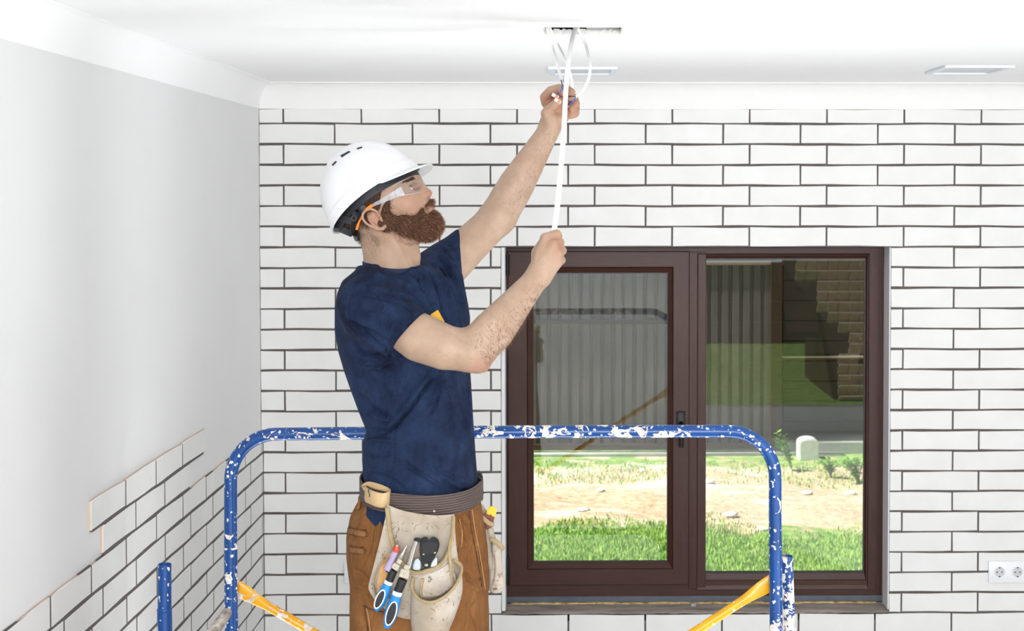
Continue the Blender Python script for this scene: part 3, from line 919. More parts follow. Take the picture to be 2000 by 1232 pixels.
# rear garden (seen only as a reflection in the panes)
rf = thing('garden_wall', 'dark brown boarded garden wall far behind the camera', 'wall', (2, -14, ZG))
for k in range(9):
    obj('board', bx((-4, -14.1, ZG + .35 * k + .005), (9, -14, ZG + .35 * (k + 1) - .005)), brown, rf)
shed = thing('shingled_shed', 'small shed clad in brown wooden shingles, mirrored in the right pane', 'shed', (3.6, -6.8, ZG))
L = 18.4
def mir(px, py): return Vector(((px - 1118) / FPX * L, -(L - 11.92), 2.46 - (py - 379) / FPX * L))
c0 = mir(1520, 500); c1 = mir(1760, 830)
zb0 = mir(1600, 815).z; cw = mir(1640, 815).x
yk = lambda f: c0.y - .12 - 2.48 * f
zk = lambda f: zb0 + (1.9 - 0) * f
bmx = bmesh.new(); add_prism(bmx, [(yk(0), ZG - .02), (yk(0), zb0), (yk(1), zk(1)), (yk(1), ZG - .02)], cw, c1.x + .3, lambda u, v, d: Vector((d, u, v))); bmesh.ops.recalc_face_normals(bmx, faces=bmx.faces)
bmr = bmesh.new(); add_prism(bmr, [(yk(.48), zk(.48)), (yk(1), zk(1)), (yk(1), zk(1) - .08), (yk(.48), zk(.48) - .08)], mir(1560, 600).x * 1.03, cw - .002, lambda u, v, d: Vector((d, u, v))); bmesh.ops.recalc_face_normals(bmr, faces=bmr.faces)
obj('roof_board', bmr, brown, shed)
obj('shed_wall', bmx, brown, shed)
sh = bx((-.061, -.012, -.07), (.061, .012, .07), .006); shm = bpy.data.meshes.new('shingle'); sh.to_mesh(shm); sh.free()
shm.materials.append(plain('cedar_shingle', '#e8d6c2', .8, var=.2, nscale=10))
zb_ = mir(1600, 820).z
for r in range(16):
    pyy = 498 + 20.5 * r
    Lr = L + (820 - pyy) / FPX * L * 1.0
    for c in range(10):
        pxx = 1524 + 21 * c
        if pyy < 660 and pxx < 1528 + (pyy - 510) * .85: continue
        if 660 <= pyy < 700 and pxx < 1655: continue
        if pyy >= 700 and pxx < 1630 + (pyy - 700) * .15: continue
        if pyy > 805 or og.random() < .08: continue
        x, z, y = (pxx - 1118) / FPX * Lr, 2.46 - (pyy - 379) / FPX * Lr, -(Lr - 11.92)
        o = bpy.data.objects.new('shingle', shm); C.objects.link(o); o.parent = shed
        o.matrix_parent_inverse = Matrix.Translation(shed.location).inverted()
        o.location = (x, y + .03 + og.uniform(0, .02), z); o.rotation_euler = (math.radians(-47), 0, og.uniform(-.03, .03)); k_ = Lr / L; o.scale = (k_, 1, 1.35 * k_)

# ------------------------------------------------------------------ blue scaffold frame
YRL = 3.95
scaf = thing('scaffold', 'blue scaffold with paint-spattered guard rail and yellow braces around the worker', 'scaffold', (P(990, 845, YRL).x, YRL, 0))
def pl(pts, Y=YRL): return [P(x, y, Y) for x, y in pts]
def arc(cx, cy, r, a0, a1, n=12): return [(cx + r * math.cos(math.radians(a0 + (a1 - a0) * k / n)), cy + r * math.sin(math.radians(a0 + (a1 - a0) * k / n))) for k in range(n + 1)]
blue = mat_chipped('blue_chipped_paint', '#024386', dens=.0, dots=.5)
blue_rail = mat_chipped('blue_chipped_rail', '#024386', dens=.01, dots=.5, xr=(P(915, 845, YRL).x, P(1290, 845, YRL).x, .10))
blue_worn = mat_chipped('blue_worn_post', '#024386', dens=.12, dots=.5)
RT_ = 12.6 / 747
body_pts = [(450.5, 1068), (450.5, 1000)] + arc(540, 937, 89.5, 180, 270) + [(600, 847), (720, 845.5), (900, 844), (1100, 842.5), (1300, 842), (1420, 842)] + arc(1424, 932, 90, 270, 360)[1:] + [(1514, 1000), (1514.5, 1062)]
pp = pl(body_pts)
gf = obj('guard_rail', tube(pp, RT_, seg=24, cap=False), blue_rail, scaf, smooth=True)
gf['label'] = 'blue arched guard rail with flaked white paint along its top bar'
pz0 = 0.05
def vert_post(x, y0, Y, r, mat, tops=True, xb=None, label=None, seam=True):
    a = P(x, y0, Y); b = P(xb or x, 1232, Y)
    k = (a.z - pz0) / (a.z - b.z)
    bot = Vector((a.x + (b.x - a.x) * k, Y, pz0))
    bm = bmesh.new()
    n = 6
    add_tube(bm, [a.lerp(bot, t / n) for t in range(n + 1)], r, seg=24, cap=False)
    if tops:
        add_lathe(bm, [(r, 0), (r * .93, .0015), (r * .86, 0), (r * .84, -.05), (0, -.05)], Matrix.Translation(a), 24)
    bmesh.ops.recalc_face_normals(bm, faces=bm.faces)
    o = obj('post', bm, mat, scaf, smooth=True, auto=50)
    if label: o['label'] = label
    return a, bot
lp = vert_post(450.5, 1070, YRL, RT_ * 1.03, blue, tops=False, xb=452)
rp = vert_post(1514.5, 1064, YRL, RT_ * 1.02, blue, tops=False, xb=1516)
for (x, y) in ((450.5, 1070), (1514.5, 1064)):
    a = P(x, y, YRL)
    bm = bmesh.new(); add_lathe(bm, [(RT_ * .98, -.003), (RT_ * 1.09, -.002), (RT_ * 1.09, .002), (RT_ * .98, .003)], Matrix.Translation(a), 24)
    obj('joint_ring', bm, blue_worn, scaf, smooth=True)
# free-standing connector tubes
a1, b1 = vert_post(321.5, 1102, 3.72, 13.2 / 793, blue, True, 321.5, 'short blue post at the left with an open top')
a = P(321.5, 1190, 3.72)
bm = bmesh.new(); add_lathe(bm, [(.016, -.004), (.0185, -.003), (.0185, .002), (.016, .004)], Matrix.Translation(a), 24); obj('joint_ring', bm, blue_worn, scaf, smooth=True)
bm = bmesh.new(); add_tube(bm, [P(321.5, 1192, 3.72), Vector((a.x, a.y, pz0))], .0180, seg=24); bmesh.ops.recalc_face_normals(bm, faces=bm.faces)
obj('post_sleeve', bm, blue, scaf, smooth=True, auto=50)
a2, b2 = vert_post(1537, 1086, 4.03, 11.7 / 732, blue_worn, True, 1542, 'heavily paint-spattered blue post with an open top beside the right rail post')
# dented weld plate between the right tubes
bm = bmesh.new()
w0, w1 = P(1519, 1170, 3.99), P(1525, 1300, 3.99)
add_tube(bm, spline([P(1521, 1166, 3.985), P(1522, 1185, 3.965), P(1524, 1215, 3.96), P(1525, 1300, 3.96)], 5), [.002, .004, .006, .008, .009] + [.010] * 11, seg=10)
grime = NT('worn_bare_steel'); gn = grime.noise(40, 5, .65, dist=.5)
grime.col(grime.ramp(gn, [(.3, lin('#6e655e')), (.5, lin('#b0a79c')), (.65, lin('#d9d2c8')), (.75, lin('#3e68a8'))])); grime.set(Roughness=.6, Metallic=.2)
bmesh.ops.recalc_face_normals(bm, faces=bm.faces)
obj('weld_plate', bm, grime.m, scaf, smooth=True)['label'] = 'worn grey weld plate'
# grey ledger joining the left posts
e0 = P(448, 1192, YRL); e1 = P(408, 1244, 3.78)
e1b = e0 + (e1 - e0) * 1.0
lg0 = P(443, 1198, YRL - .02)
bm = bmesh.new()
bl_ = P(330, 1345, 3.73)
add_tube(bm, [P(449, 1190, YRL), P(443, 1197, YRL - .02), P(415, 1236, YRL - .09), bl_], [.008, .014, .0155, .0155], seg=16)
bmesh.ops.recalc_face_normals(bm, faces=bm.faces)
obj('ledger', bm, grime.m, scaf, smooth=True)['label'] = 'worn grey side tube joining the two left posts'
# yellow cross braces with flattened ends
yel = mat_chipped('yellow_chipped_paint', '#f2ad08', chip='#f1ece2', dens=-.04, dots=.45)
yel_w = mat_chipped('yellow_worn_paint', '#e8a30e', chip='#d9ccc0', dens=.1, dots=.45)
def brace(p0, p1, Y, mt, lab):
    a, b = P(*p0, Y), P(*p1, Y)
    d = (b - a)
    # carry on down to the crossing foot
    e = a + d * (1.75 / d.length)
    n = 24; pts = []; ra = []; rb = []
    for k in range(n + 1):
        t = k / n; s = t * 1.75
        pts.append(a.lerp(e, t))
        f = min(1, max(0, (s - .03) / .09)); f = f * f * (3 - 2 * f)
        g = min(1, max(0, (1.72 - s) / .09))
        f = min(f, g)
        ra.append(.0035 + (.0125 - .0035) * f); rb.append(.0195 + (.0125 - .0195) * f)
    # finer sampling near the visible end
    ts = [0, .01, .02, .03, .045, .06, .075, .09, .105, .12, .15, .3, .6, 1.0, 1.4, 1.6, 1.65, 1.7, 1.75]
    pts, ra, rb = [], [], []
    for s in ts:
        pts.append(a + d.normalized() * s)
        f = min(1, max(0, (s - .03) / .09), max(0, (1.72 - s) / .09)); f = f * f * (3 - 2 * f)
        ra.append(.0035 + (.0125 - .0035) * f); rb.append(.0205 + (.0125 - .0205) * f)
    bm = bmesh.new(); add_tube(bm, pts, ra, seg=16, r2=rb, nrm=(0, 1, 0)); bmesh.ops.recalc_face_normals(bm, faces=bm.faces)
    o = obj('cross_brace', bm, mt, scaf, smooth=True, auto=60); o['label'] = lab
brace((1517, 1130), (1372, 1224), YRL + .025, yel, 'bright yellow cross brace rising to the right post')
brace((452, 1142), (600, 1228), YRL + .001 + .025, yel_w, 'worn yellow cross brace falling from the left post')
# working platform (below the frame) and feet
zpl = 0.72
px0, px1 = P(450, 1232, YRL).x, P(1516, 1232, YRL).x
plank_m = NT('plank'); v = plank_m.scaled(plank_m.coord('Object'), (.2, 1, 1)); pn = plank_m.noise(30, 5, vec=v)
plank_m.col(plank_m.ramp(pn, [(.3, lin('#8a7152')), (.7, lin('#b89a72'))])); plank_m.set(Roughness=.8)
for k in range(5):
    obj('plank', bx((px0 - .05, 3.14 + .15 * k, zpl - .04), (px1 + .05, 3.14 + .15 * k + .142, zpl), .003), plank_m.m, scaf)
for yy in (3.12, YRL - .03):
    obj('platform_bearer', tube([(px0 - .02, yy + .02, zpl - .06), (px1 + .02, yy + .02, zpl - .06)], .019, seg=16), blue, scaf, smooth=True)
for xx in (px0, px1):
    obj('platform_bearer', tube([(xx, 3.1, zpl - .085), (xx, YRL, zpl - .085)], .019, seg=16), blue, scaf, smooth=True)
    obj('post', tube([(xx, 3.1, pz0), (xx, 3.1, zpl + .02)], .0172, seg=20), blue, scaf, smooth=True, auto=50)
for (xx, yy) in ((px0, 3.1), (px1, 3.1), (b1.x, b1.y), (b2.x, b2.y), (lp[1].x, YRL), (rp[1].x, YRL)):
    bm = bmesh.new(); add_lathe(bm, [(0, 0), (.03, 0), (.03, .012), (.012, .02), (.012, .06), (0, .06)], Matrix.Translation((xx, yy, 0)), 20)
    obj('foot', bm, M['black_plastic'], scaf, smooth=True, auto=40)

# ------------------------------------------------------------------ sculpting tools (smooth-union fields turned into one continuous mesh)
import openvdb as vdb
def npv(v): return np.array(tuple(v), dtype=np.float32)
class Field:
    def __init__(s, lo, hi, h):
        s.lo = np.array(lo, np.float32); s.h = h
        s.n = np.ceil((np.array(hi) - s.lo) / h).astype(int) + 1
        s.a = np.full(tuple(s.n), 0.05, np.float32)
        s.ax = [s.lo[i] + h * np.arange(s.n[i], dtype=np.float32) for i in range(3)]
    def sub(s, lo, hi, m):
        i0 = np.clip(np.floor((np.array(lo) - m - s.lo) / s.h).astype(int), 0, s.n - 1)
        i1 = np.clip(np.ceil((np.array(hi) + m - s.lo) / s.h).astype(int) + 1, 1, s.n)
        sl = tuple(slice(a, b) for a, b in zip(i0, i1))
        X = s.ax[0][sl[0]][:, None, None]; Y = s.ax[1][sl[1]][None, :, None]; Z = s.ax[2][sl[2]][None, None, :]
        return sl, X, Y, Z
    def comb(s, sl, d, k, op):
        a = s.a[sl]
        if a.size == 0: return
        if op == 'sub': a = -a
        if k > 0:
            h = np.clip(.5 + .5 * (a - d) / k, 0, 1)
            r = a + (d - a) * h - k * h * (1 - h)
        else: r = np.minimum(a, d)
        s.a[sl] = -r if op == 'sub' else r
        if op == 'sub': pass
    def limb(s, pts, rad, k=.01, op='add', flat=None):
        "chain of tapered capsules; flat=(axis, factor) squashes the section along axis"
        P_ = [npv(p) for p in pts]; rm = max(rad)
        lo = np.min([p for p in P_], 0) - rm; hi = np.max([p for p in P_], 0) + rm
        sl, X, Y, Z = s.sub(lo, hi, k + .012)
        if flat:
            n = npv(Vector(flat[0]).normalized()); g = 1 / flat[1] - 1
            o = P_[0]
            dot = (X - o[0]) * n[0] + (Y - o[1]) * n[1] + (Z - o[2]) * n[2]
            X = X + n[0] * dot * g; Y = Y + n[1] * dot * g; Z = Z + n[2] * dot * g
            P_ = [p + n * (np.dot(p - o, n) * g) for p in P_]
        d = None
        for i in range(max(1, len(P_) - 1)):
            a = P_[i]; b = P_[min(i + 1, len(P_) - 1)]; ra = rad[i]; rb = rad[min(i + 1, len(P_) - 1)]
            ab = b - a; L = float(np.dot(ab, ab)) + 1e-12
            t = np.clip(((X - a[0]) * ab[0] + (Y - a[1]) * ab[1] + (Z - a[2]) * ab[2]) / L, 0, 1)
            dd = np.sqrt((X - a[0] - t * ab[0]) ** 2 + (Y - a[1] - t * ab[1]) ** 2 + (Z - a[2] - t * ab[2]) ** 2) - (ra + (rb - ra) * t)
            d = dd if d is None else np.minimum(d, dd)
        s.comb(sl, d.astype(np.float32), k, op)
    def ell(s, c, r, ax=None, k=.01, op='add'):
        "ellipsoid; ax = three axis vectors"
        c = npv(c); r = np.array(r, np.float32); rm = r.max()
        sl, X, Y, Z = s.sub(c - rm, c + rm, k + .012)
        dx, dy, dz = X - c[0], Y - c[1], Z - c[2]
        if ax is None: ax = ((1, 0, 0), (0, 1, 0), (0, 0, 1))
        q = []; g = []
        for i in range(3):
            a = npv(Vector(ax[i]).normalized()); u = dx * a[0] + dy * a[1] + dz * a[2]
            q.append(u / r[i]); g.append(u / (r[i] ** 2))
        k0 = np.sqrt(q[0] ** 2 + q[1] ** 2 + q[2] ** 2); k1 = np.sqrt(g[0] ** 2 + g[1] ** 2 + g[2] ** 2) + 1e-6
        s.comb(sl, (k0 * (k0 - 1) / k1).astype(np.float32), k, op)
    def profile(s, rows, n=2.2, k=.01, op='add', twist=True):
        "rows: (z, cx, cy, a, b, yawdeg) from top to bottom; flat ends"
        rows = sorted(rows)
        z = np.array([r[0] for r in rows], np.float32)
        m = max(max(r[3], r[4]) for r in rows)
        lo = (min(r[1] for r in rows) - m, min(r[2] for r in rows) - m, z[0]); hi = (max(r[1] for r in rows) + m, max(r[2] for r in rows) + m, z[-1])
        sl, X, Y, Z = s.sub(lo, hi, .012)
        zz = s.ax[2][sl[2]]
        f = [np.interp(zz, z, [r[i] for r in rows])[None, None, :].astype(np.float32) for i in range(1, 6)]
        c, sn = np.cos(np.radians(f[4])), np.sin(np.radians(f[4]))
        u = (X - f[0]) * c + (Y - f[1]) * sn; v = -(X - f[0]) * sn + (Y - f[1]) * c
        rho = (np.abs(u / f[2]) ** n + np.abs(v / f[3]) ** n) ** (1 / n)
        r_ = np.sqrt(u * u + v * v)
        d = r_ * (1 - 1 / np.maximum(rho, 1e-3))
        d = np.where(rho < .3, -.05, d)
        dz = np.maximum(z[0] - Z, Z - z[-1])
        d = np.maximum(d, dz + 0 * d)
        s.comb(sl, d.astype(np.float32), k, op)
    def cut(s, p, n):
        "remove everything on the side n points to"
        p = npv(p); n = npv(Vector(n).normalized())
        d = (s.ax[0][:, None, None] - p[0]) * n[0] + (s.ax[1][None, :, None] - p[1]) * n[1] + (s.ax[2][None, None, :] - p[2]) * n[2]
        s.a = np.maximum(s.a, d)
    def mesh(s, smooth=0):
        w = s.h * 4
        a = np.clip(s.a, -w, w)
        for _ in range(smooth):
            b = a.copy()
            for ax in range(3):
                b = (np.roll(b, 1, ax) + 2 * b + np.roll(b, -1, ax)) / 4
            a = b
        a[0] = a[-1] = w; a[:, 0] = a[:, -1] = w; a[:, :, 0] = a[:, :, -1] = w
        g = vdb.FloatGrid(w); g.copyFromArray(np.ascontiguousarray(a), tolerance=0.0)
        v, q = g.convertToQuads(isovalue=0)
        v = v.astype(np.float64) * s.h + s.lo
        # orientation by signed volume
        A, B, Cc = v[q[:, 0]], v[q[:, 1]], v[q[:, 2]]; D = v[q[:, 3]]
        vol = np.einsum('ij,ij->i', A, np.cross(B, Cc)).sum() + np.einsum('ij,ij->i', A, np.cross(Cc, D)).sum()
        if vol < 0: q = q[:, ::-1]
        return v, q
def to_mesh(name, v, q):
    m = bpy.data.meshes.new(name)
    nv, nq = len(v), len(q)
    m.vertices.add(nv); m.vertices.foreach_set('co', np.ascontiguousarray(v, np.float32).ravel())
    m.loops.add(nq * 4); m.loops.foreach_set('vertex_index', np.ascontiguousarray(q, np.int32).ravel())
    m.polygons.add(nq); m.polygons.foreach_set('loop_start', np.arange(0, nq * 4, 4, dtype=np.int32))
    m.polygons.foreach_set('use_smooth', np.ones(nq, bool))
    m.update(calc_edges=True); m.validate()
    return m
def vnormals(v, q):
    n = np.cross(v[q[:, 2]] - v[q[:, 0]], v[q[:, 3]] - v[q[:, 1]])
    o = np.zeros_like(v)
    for i in range(4): np.add.at(o, q[:, i], n)
    return o / (np.linalg.norm(o, axis=1, keepdims=True) + 1e-12)
def proj(v):
    d = v - npv(CAMP)
    z = d @ npv(FW)
    return np.stack([CX + FPX * (d @ npv(RT)) / z, CY - FPX * (d @ npv(UP)) / z], 1)
def strokes(v, q, ss, facing=True):
    "fold lines: (points in px, half width px, amplitude m). Positive raises a ridge, negative a crease"
    n = vnormals(v, q); uv = proj(v)
    vd = v - npv(CAMP); vd /= np.linalg.norm(vd, axis=1, keepdims=True)
    fac = np.clip(-(n * vd).sum(1) * 2.5, 0, 1) if facing else np.ones(len(v))
    off = np.zeros(len(v))
    for pts, w, amp in ss:
        pts = np.array(spline(pts, 6)); 
        lo, hi = pts.min(0) - 3 * w, pts.max(0) + 3 * w
        idx = np.where((uv[:, 0] > lo[0]) & (uv[:, 0] < hi[0]) & (uv[:, 1] > lo[1]) & (uv[:, 1] < hi[1]) & (fac > 0))[0]
        if not len(idx): continue
        best = np.full(len(idx), 1e9); tt = np.zeros(len(idx))
        L = len(pts) - 1
        for i in range(L):
            a, b = pts[i], pts[i + 1]; ab = b - a; u = uv[idx] - a
            t = np.clip((u @ ab) / (ab @ ab + 1e-9), 0, 1)
            d = np.linalg.norm(u - t[:, None] * ab, axis=1)
            c = d < best; best[c] = d[c]; tt[c] = (i + t[c]) / L
        e = np.clip(np.sin(np.pi * np.clip(tt, 0, 1)) * 1.6, .25, 1)
        x = best / w
        off[idx] += amp * np.exp(-x * x) * e
    return v + n * (off * fac)[:, None]
def wobble(v, q, amp, freqs, seed=0, stretch=(1, 1, 1)):
    r = np.random.RandomState(seed); n = vnormals(v, q); off = 0
    for f in freqs:
        for _ in range(5):
            k = r.randn(3); k = k / np.linalg.norm(k) * f * np.array(stretch)
            off = off + np.sin(v @ k + r.uniform(0, 6.28)) / f * freqs[0]
    return v + n * (off * amp / 5)[:, None]
def color_attr(mesh, name, vals):
    a = mesh.color_attributes.new(name, 'FLOAT_COLOR', 'POINT')
    c = np.ones((len(vals), 4), np.float32); c[:, :3] = vals
    a.data.foreach_set('color', c.ravel())
def hair(name, roots, dirs, nrm, length, width, mat, parent, curl=.3, seed=0, seg=3, droop=(0, 0, 0), kind=None):
    "strands as thin tapered three-sided tubes in one mesh"
    r = np.random.RandomState(seed); n = len(roots)
    L = length * r.uniform(.6, 1.2, n)[:, None]
    rd = r.randn(n, 3) * curl
    d0 = dirs + rd * .5; d0 /= np.linalg.norm(d0, axis=1, keepdims=True)
    d1 = d0 + np.array(droop) + r.randn(n, 3) * curl * .8; d1 /= np.linalg.norm(d1, axis=1, keepdims=True)
    pts = [roots - nrm * .0008]
    for k in range(1, seg + 1):
        t = k / seg
        pts.append(pts[-1] + (d0 * (1 - t) + d1 * t) * L / seg)
    u = np.cross(d0, r.randn(n, 3)); u /= np.linalg.norm(u, axis=1, keepdims=True) + 1e-9; w = np.cross(d0, u)
    V = []; 
    for k in range(seg):
        wd = width * (1 - .6 * k / seg)
        for a in (0, 2.094, 4.189): V.append(pts[k] + (u * math.cos(a) + w * math.sin(a)) * wd)
    V.append(pts[-1])
    nvp = 3 * seg + 1
    V = np.stack(V, 1).reshape(-1, 3)
    F = []
    base = np.arange(n)[:, None] * nvp
    tris = []
    for k in range(seg - 1):
        for j in range(3):
            a, b = 3 * k + j, 3 * k + (j + 1) % 3
            tris += [(a, b, b + 3), (a, b + 3, a + 3)]
    for j in range(3): tris.append((3 * (seg - 1) + j, 3 * (seg - 1) + (j + 1) % 3, 3 * seg))
    T = (np.array(tris).reshape(1, -1) + base).reshape(-1, 3)
    m = bpy.data.meshes.new(name)
    m.vertices.add(len(V)); m.vertices.foreach_set('co', V.astype(np.float32).ravel())
    m.loops.add(len(T) * 3); m.loops.foreach_set('vertex_index', T.astype(np.int32).ravel())
    m.polygons.add(len(T)); m.polygons.foreach_set('loop_start', np.arange(0, len(T) * 3, 3, dtype=np.int32))
    m.polygons.foreach_set('use_smooth', np.ones(len(T), bool))
    m.update(calc_edges=True)
    return obj(name, m, mat, parent)
def scatter(v, q, n, seed=0, w=None):
    "random points on quads (area and weight w per quad)"
    r = np.random.RandomState(seed)
    A = np.linalg.norm(np.cross(v[q[:, 2]] - v[q[:, 0]], v[q[:, 3]] - v[q[:, 1]]), axis=1)
    if w is not None: A = A * w
    i = r.choice(len(q), n, p=A / A.sum())
    a, b = r.rand(n, 1), r.rand(n, 1)
    p = (v[q[i, 0]] * (1 - a) + v[q[i, 1]] * a) * (1 - b) + (v[q[i, 3]] * (1 - a) + v[q[i, 2]] * a) * b
    nn = np.cross(v[q[i, 2]] - v[q[i, 0]], v[q[i, 3]] - v[q[i, 1]]); nn /= np.linalg.norm(nn, axis=1, keepdims=True) + 1e-12
    return p, nn

# ------------------------------------------------------------------ the worker
YM = 3.50
def Q(x, y, dy=0.0): return P(x, y, YM + dy)
def R(r, dy=0.0): return r * (YM + dy) / FPX
feet = P(820, 1000, YM); feet = Vector((feet.x, YM, zpl))
person = thing('person', 'bearded worker in navy t-shirt and brown work trousers reaching up to the ceiling', 'person', feet)

# head frame: chin raised, face turned a little towards the camera
AL = math.radians(10)
HC = Q(745, 410)
HF = Vector((math.cos(AL), -math.sin(AL), 0)); HL = Vector((math.sin(AL), math.cos(AL), 0)); HZ = Vector((0, 0, 1))
def Hm(x, y, l=0.0):
    "midline pixel x,y then lateral offset l (negative = near side)"
    p = Q(x, y); s = (p.x - HC.x) / math.cos(AL)
    return Vector((HC.x, YM, p.z)) + HF * s + HL * l
def Hn(x, y, l):
    "near-side feature seen at pixel x,y with lateral offset l<0; returns near, far twin"
    p = Q(x, y); s = (p.x - HC.x - l * math.sin(AL)) / math.cos(AL)
    b = Vector((HC.x, YM, p.z)) + HF * s
    return b + HL * l, b - HL * l
TI = math.radians(25)
HFWD = (HF * math.cos(TI) + HZ * math.sin(TI)).normalized(); HUP = (HZ * math.cos(TI) - HF * math.sin(TI)).normalized()
HA = (HFWD, HL, HUP)

lo = Vector((P(640, 600, 3.5).x, 3.14, 1.50)); hi = Vector((P(1146, 600, 3.5).x + .02, 3.95, 2.76))
B = Field(lo, hi, 0.0022)
# cranium and face
B.ell(Hm(738, 376), (.098, .077, .085), HA, k=0)
B.ell(Hm(778, 392), (.062, .066, .082), HA, k=.03)
B.ell(Hm(797, 385), (.040, .056, .070), HA, k=.02)
for s in (0, 1):
    a = Hn(752, 446, -.056)[s]; b = Hm(826, 438, (-.016, .016)[s])
    B.limb([a, a.lerp(b, .6), b], [.020, .019, .019], k=.025)
    c = Hn(796, 396, -.047)[s]; B.ell(c, (.024, .016, .018), HA, k=.018)          # cheekbone
    B.limb([Hn(795, 352, -.040)[s], Hn(808, 352, -.022)[s], Hm(813, 353)], [.008, .008, .007], k=.010)   # brow ridge
    B.ell(Hn(808, 367, -.031)[s] + HFWD * .009, (.011, .017, .009), HA, k=.008, op='sub')               # orbit
B.ell(Hm(833, 441), (.024, .024, .024), HA, k=.02)
B.ell(Hm(826, 408), (.024, .028, .028), HA, k=.018)                              # muzzle
# nose
B.limb([Hm(812, 356), Hm(820, 362), Hm(831, 370), Hm(838.5, 377)], [.008, .0065, .0075, .0088], k=.008)
for s in (-1, 1):
    B.ell(Hm(832, 382, s * .0115), (.0088, .0075, .0072), HA, k=.005)
    B.ell(Hm(834.5, 387.5, s * .0075), (.0058, .0036, .003), HA, k=.002, op='sub')
B.limb([Hm(832, 388), Hm(838, 396)], [.005, .005], k=.006)
# lips
for (x, y, r) in ((840.5, 401.5, .0062), (840, 409.5, .0068)):
    B.limb([Hm(x - 7, y + 1.5, -.019), Hm(x, y, -.008), Hm(x, y, .008), Hm(x - 7, y + 1.5, .019)], [.0035, r, r, .0035], k=.004)
B.limb([Hm(838, 406.5, -.02), Hm(848, 405.5, 0), Hm(838, 406.5, .02)], [.0010, .0018, .0010], k=.003, op='sub')
# eyes: lids around a slit
eyes = []
for s in (0, 1):
    e = Hn(799.5, 370.5, -.031)[s]
    eyes.append(e)
    B.ell(e, (.0138, .0138, .0134), HA, k=.004)
    gz_ = (HFWD * .92 + HUP * .30).normalized()
    sl_ = e + HFWD * .0115 + HUP * .001 + HL * (-.004 if s == 0 else .004)
    B.ell(sl_, (.0085, .0125, .0054), HA, k=.0018, op='sub')
# neck
B.limb([Q(752, 430), Q(762, 470), Q(766, 520), Q(772, 575)], [R(52), R(50), R(50), R(58)], k=.03)
B.limb([Q(742, 450), Q(748, 500), Q(752, 560)], [R(38), R(34), R(44)], k=.02)
B.limb([Q(798, 480), Q(802, 520)], [R(16), R(14)], k=.02)
B.ell(Q(811, 500), (.010, .012, .014), k=.012)
# sternocleidomastoid (near), towards the clavicle
B.limb([Q(757, 452, -.052), Q(780, 490, -.046), Q(806, 533, -.028)], [.010, .009, .009], k=.012)
# ears
for s in (0, 1):
    def e_(x, y, l=-.080): return Hn(x, y, l)[s]
    B.ell(e_(741, 426, -.074), (.017, .0055, .024), (HF * math.cos(.75) + HZ * math.sin(.75), HL, HZ * math.cos(.75) - HF * math.sin(.75)), k=.006)
    B.limb([e_(x, y, l) for x, y, l in ((748, 420, -.079), (744, 411, -.082), (735, 407, -.085), (725, 409, -.087), (718, 416, -.088), (718, 426, -.088), (725, 435, -.087), (736, 442, -.085), (748, 446, -.082), (757, 445, -.080), (761, 439, -.079))],
           [.0028, .0032, .0034, .0036, .0036, .0034, .0032, .0032, .0038, .0045, .0042], k=.003)
    B.limb([e_(x, y, -.083) for x, y in ((736, 414), (729, 420), (730, 429), (738, 436), (748, 440))], [.0022, .0026, .0028, .0026, .002], k=.003)
    B.ell(e_(743, 425, -.086), (.0075, .007, .0075), HA, k=.003, op='sub')
    B.limb([e_(752, 424, -.081), e_(756, 431, -.080)], [.0035, .0035], k=.003)
# shoulders and trunk (inside the shirt)
SHN = Q(722, 592, -.17); SHF = Q(848, 540, .20)
B.limb([Q(770, 590), SHN], [R(34), R(34)], k=.02); B.limb([Q(780, 590), SHF], [R(34), R(33)], k=.02)
B.limb([Q(790, 610, .01), Q(800, 700), Q(815, 800), Q(820, 900), Q(825, 960)], [.085, .098, .092, .090, .09], k=.04)
B.limb([Q(770, 610, -.06), Q(790, 700, -.05), Q(808, 800, -.04), Q(815, 950, -.04)], [.075, .085, .078, .08], k=.04)
B.limb([Q(810, 600, .08), Q(815, 700, .06), Q(820, 800, .05), Q(830, 950, .05)], [.07, .08, .075, .08], k=.04)
# near arm (right arm)
d1, d2, d3 = -.205, -.235, -.16
EL = Q(923, 686, d2)
B.limb([SHN, Q(772, 630, -.20), Q(820, 659, -.22), Q(868, 678, -.232), EL], [R(38, d1), R(41, d1), R(47.5, d1), R(44, d1), R(38, d1)], k=.02)
B.limb([Q(905, 694, d2), Q(936, 714, d2), Q(944, 716, d2)], [R(28, d1), R(14, d1), R(11, d1)], k=.012)          # elbow point
B.limb([EL, Q(938, 672, -.232), Q(963, 646, -.222), Q(990, 614, -.208), Q(1018, 580, -.19), Q(1038, 556, -.175), Q(1050, 540, -.165)],
       [R(35, d1), R(40, d1), R(41, d1), R(36, d1), R(29.5, d1), R(25.5, d1), R(25, d1)], k=.018, flat=None)
B.limb([Q(930, 655, -.25), Q(958, 632, -.245), Q(985, 606, -.225)], [.018, .022, .014], k=.02)                    # brachioradialis
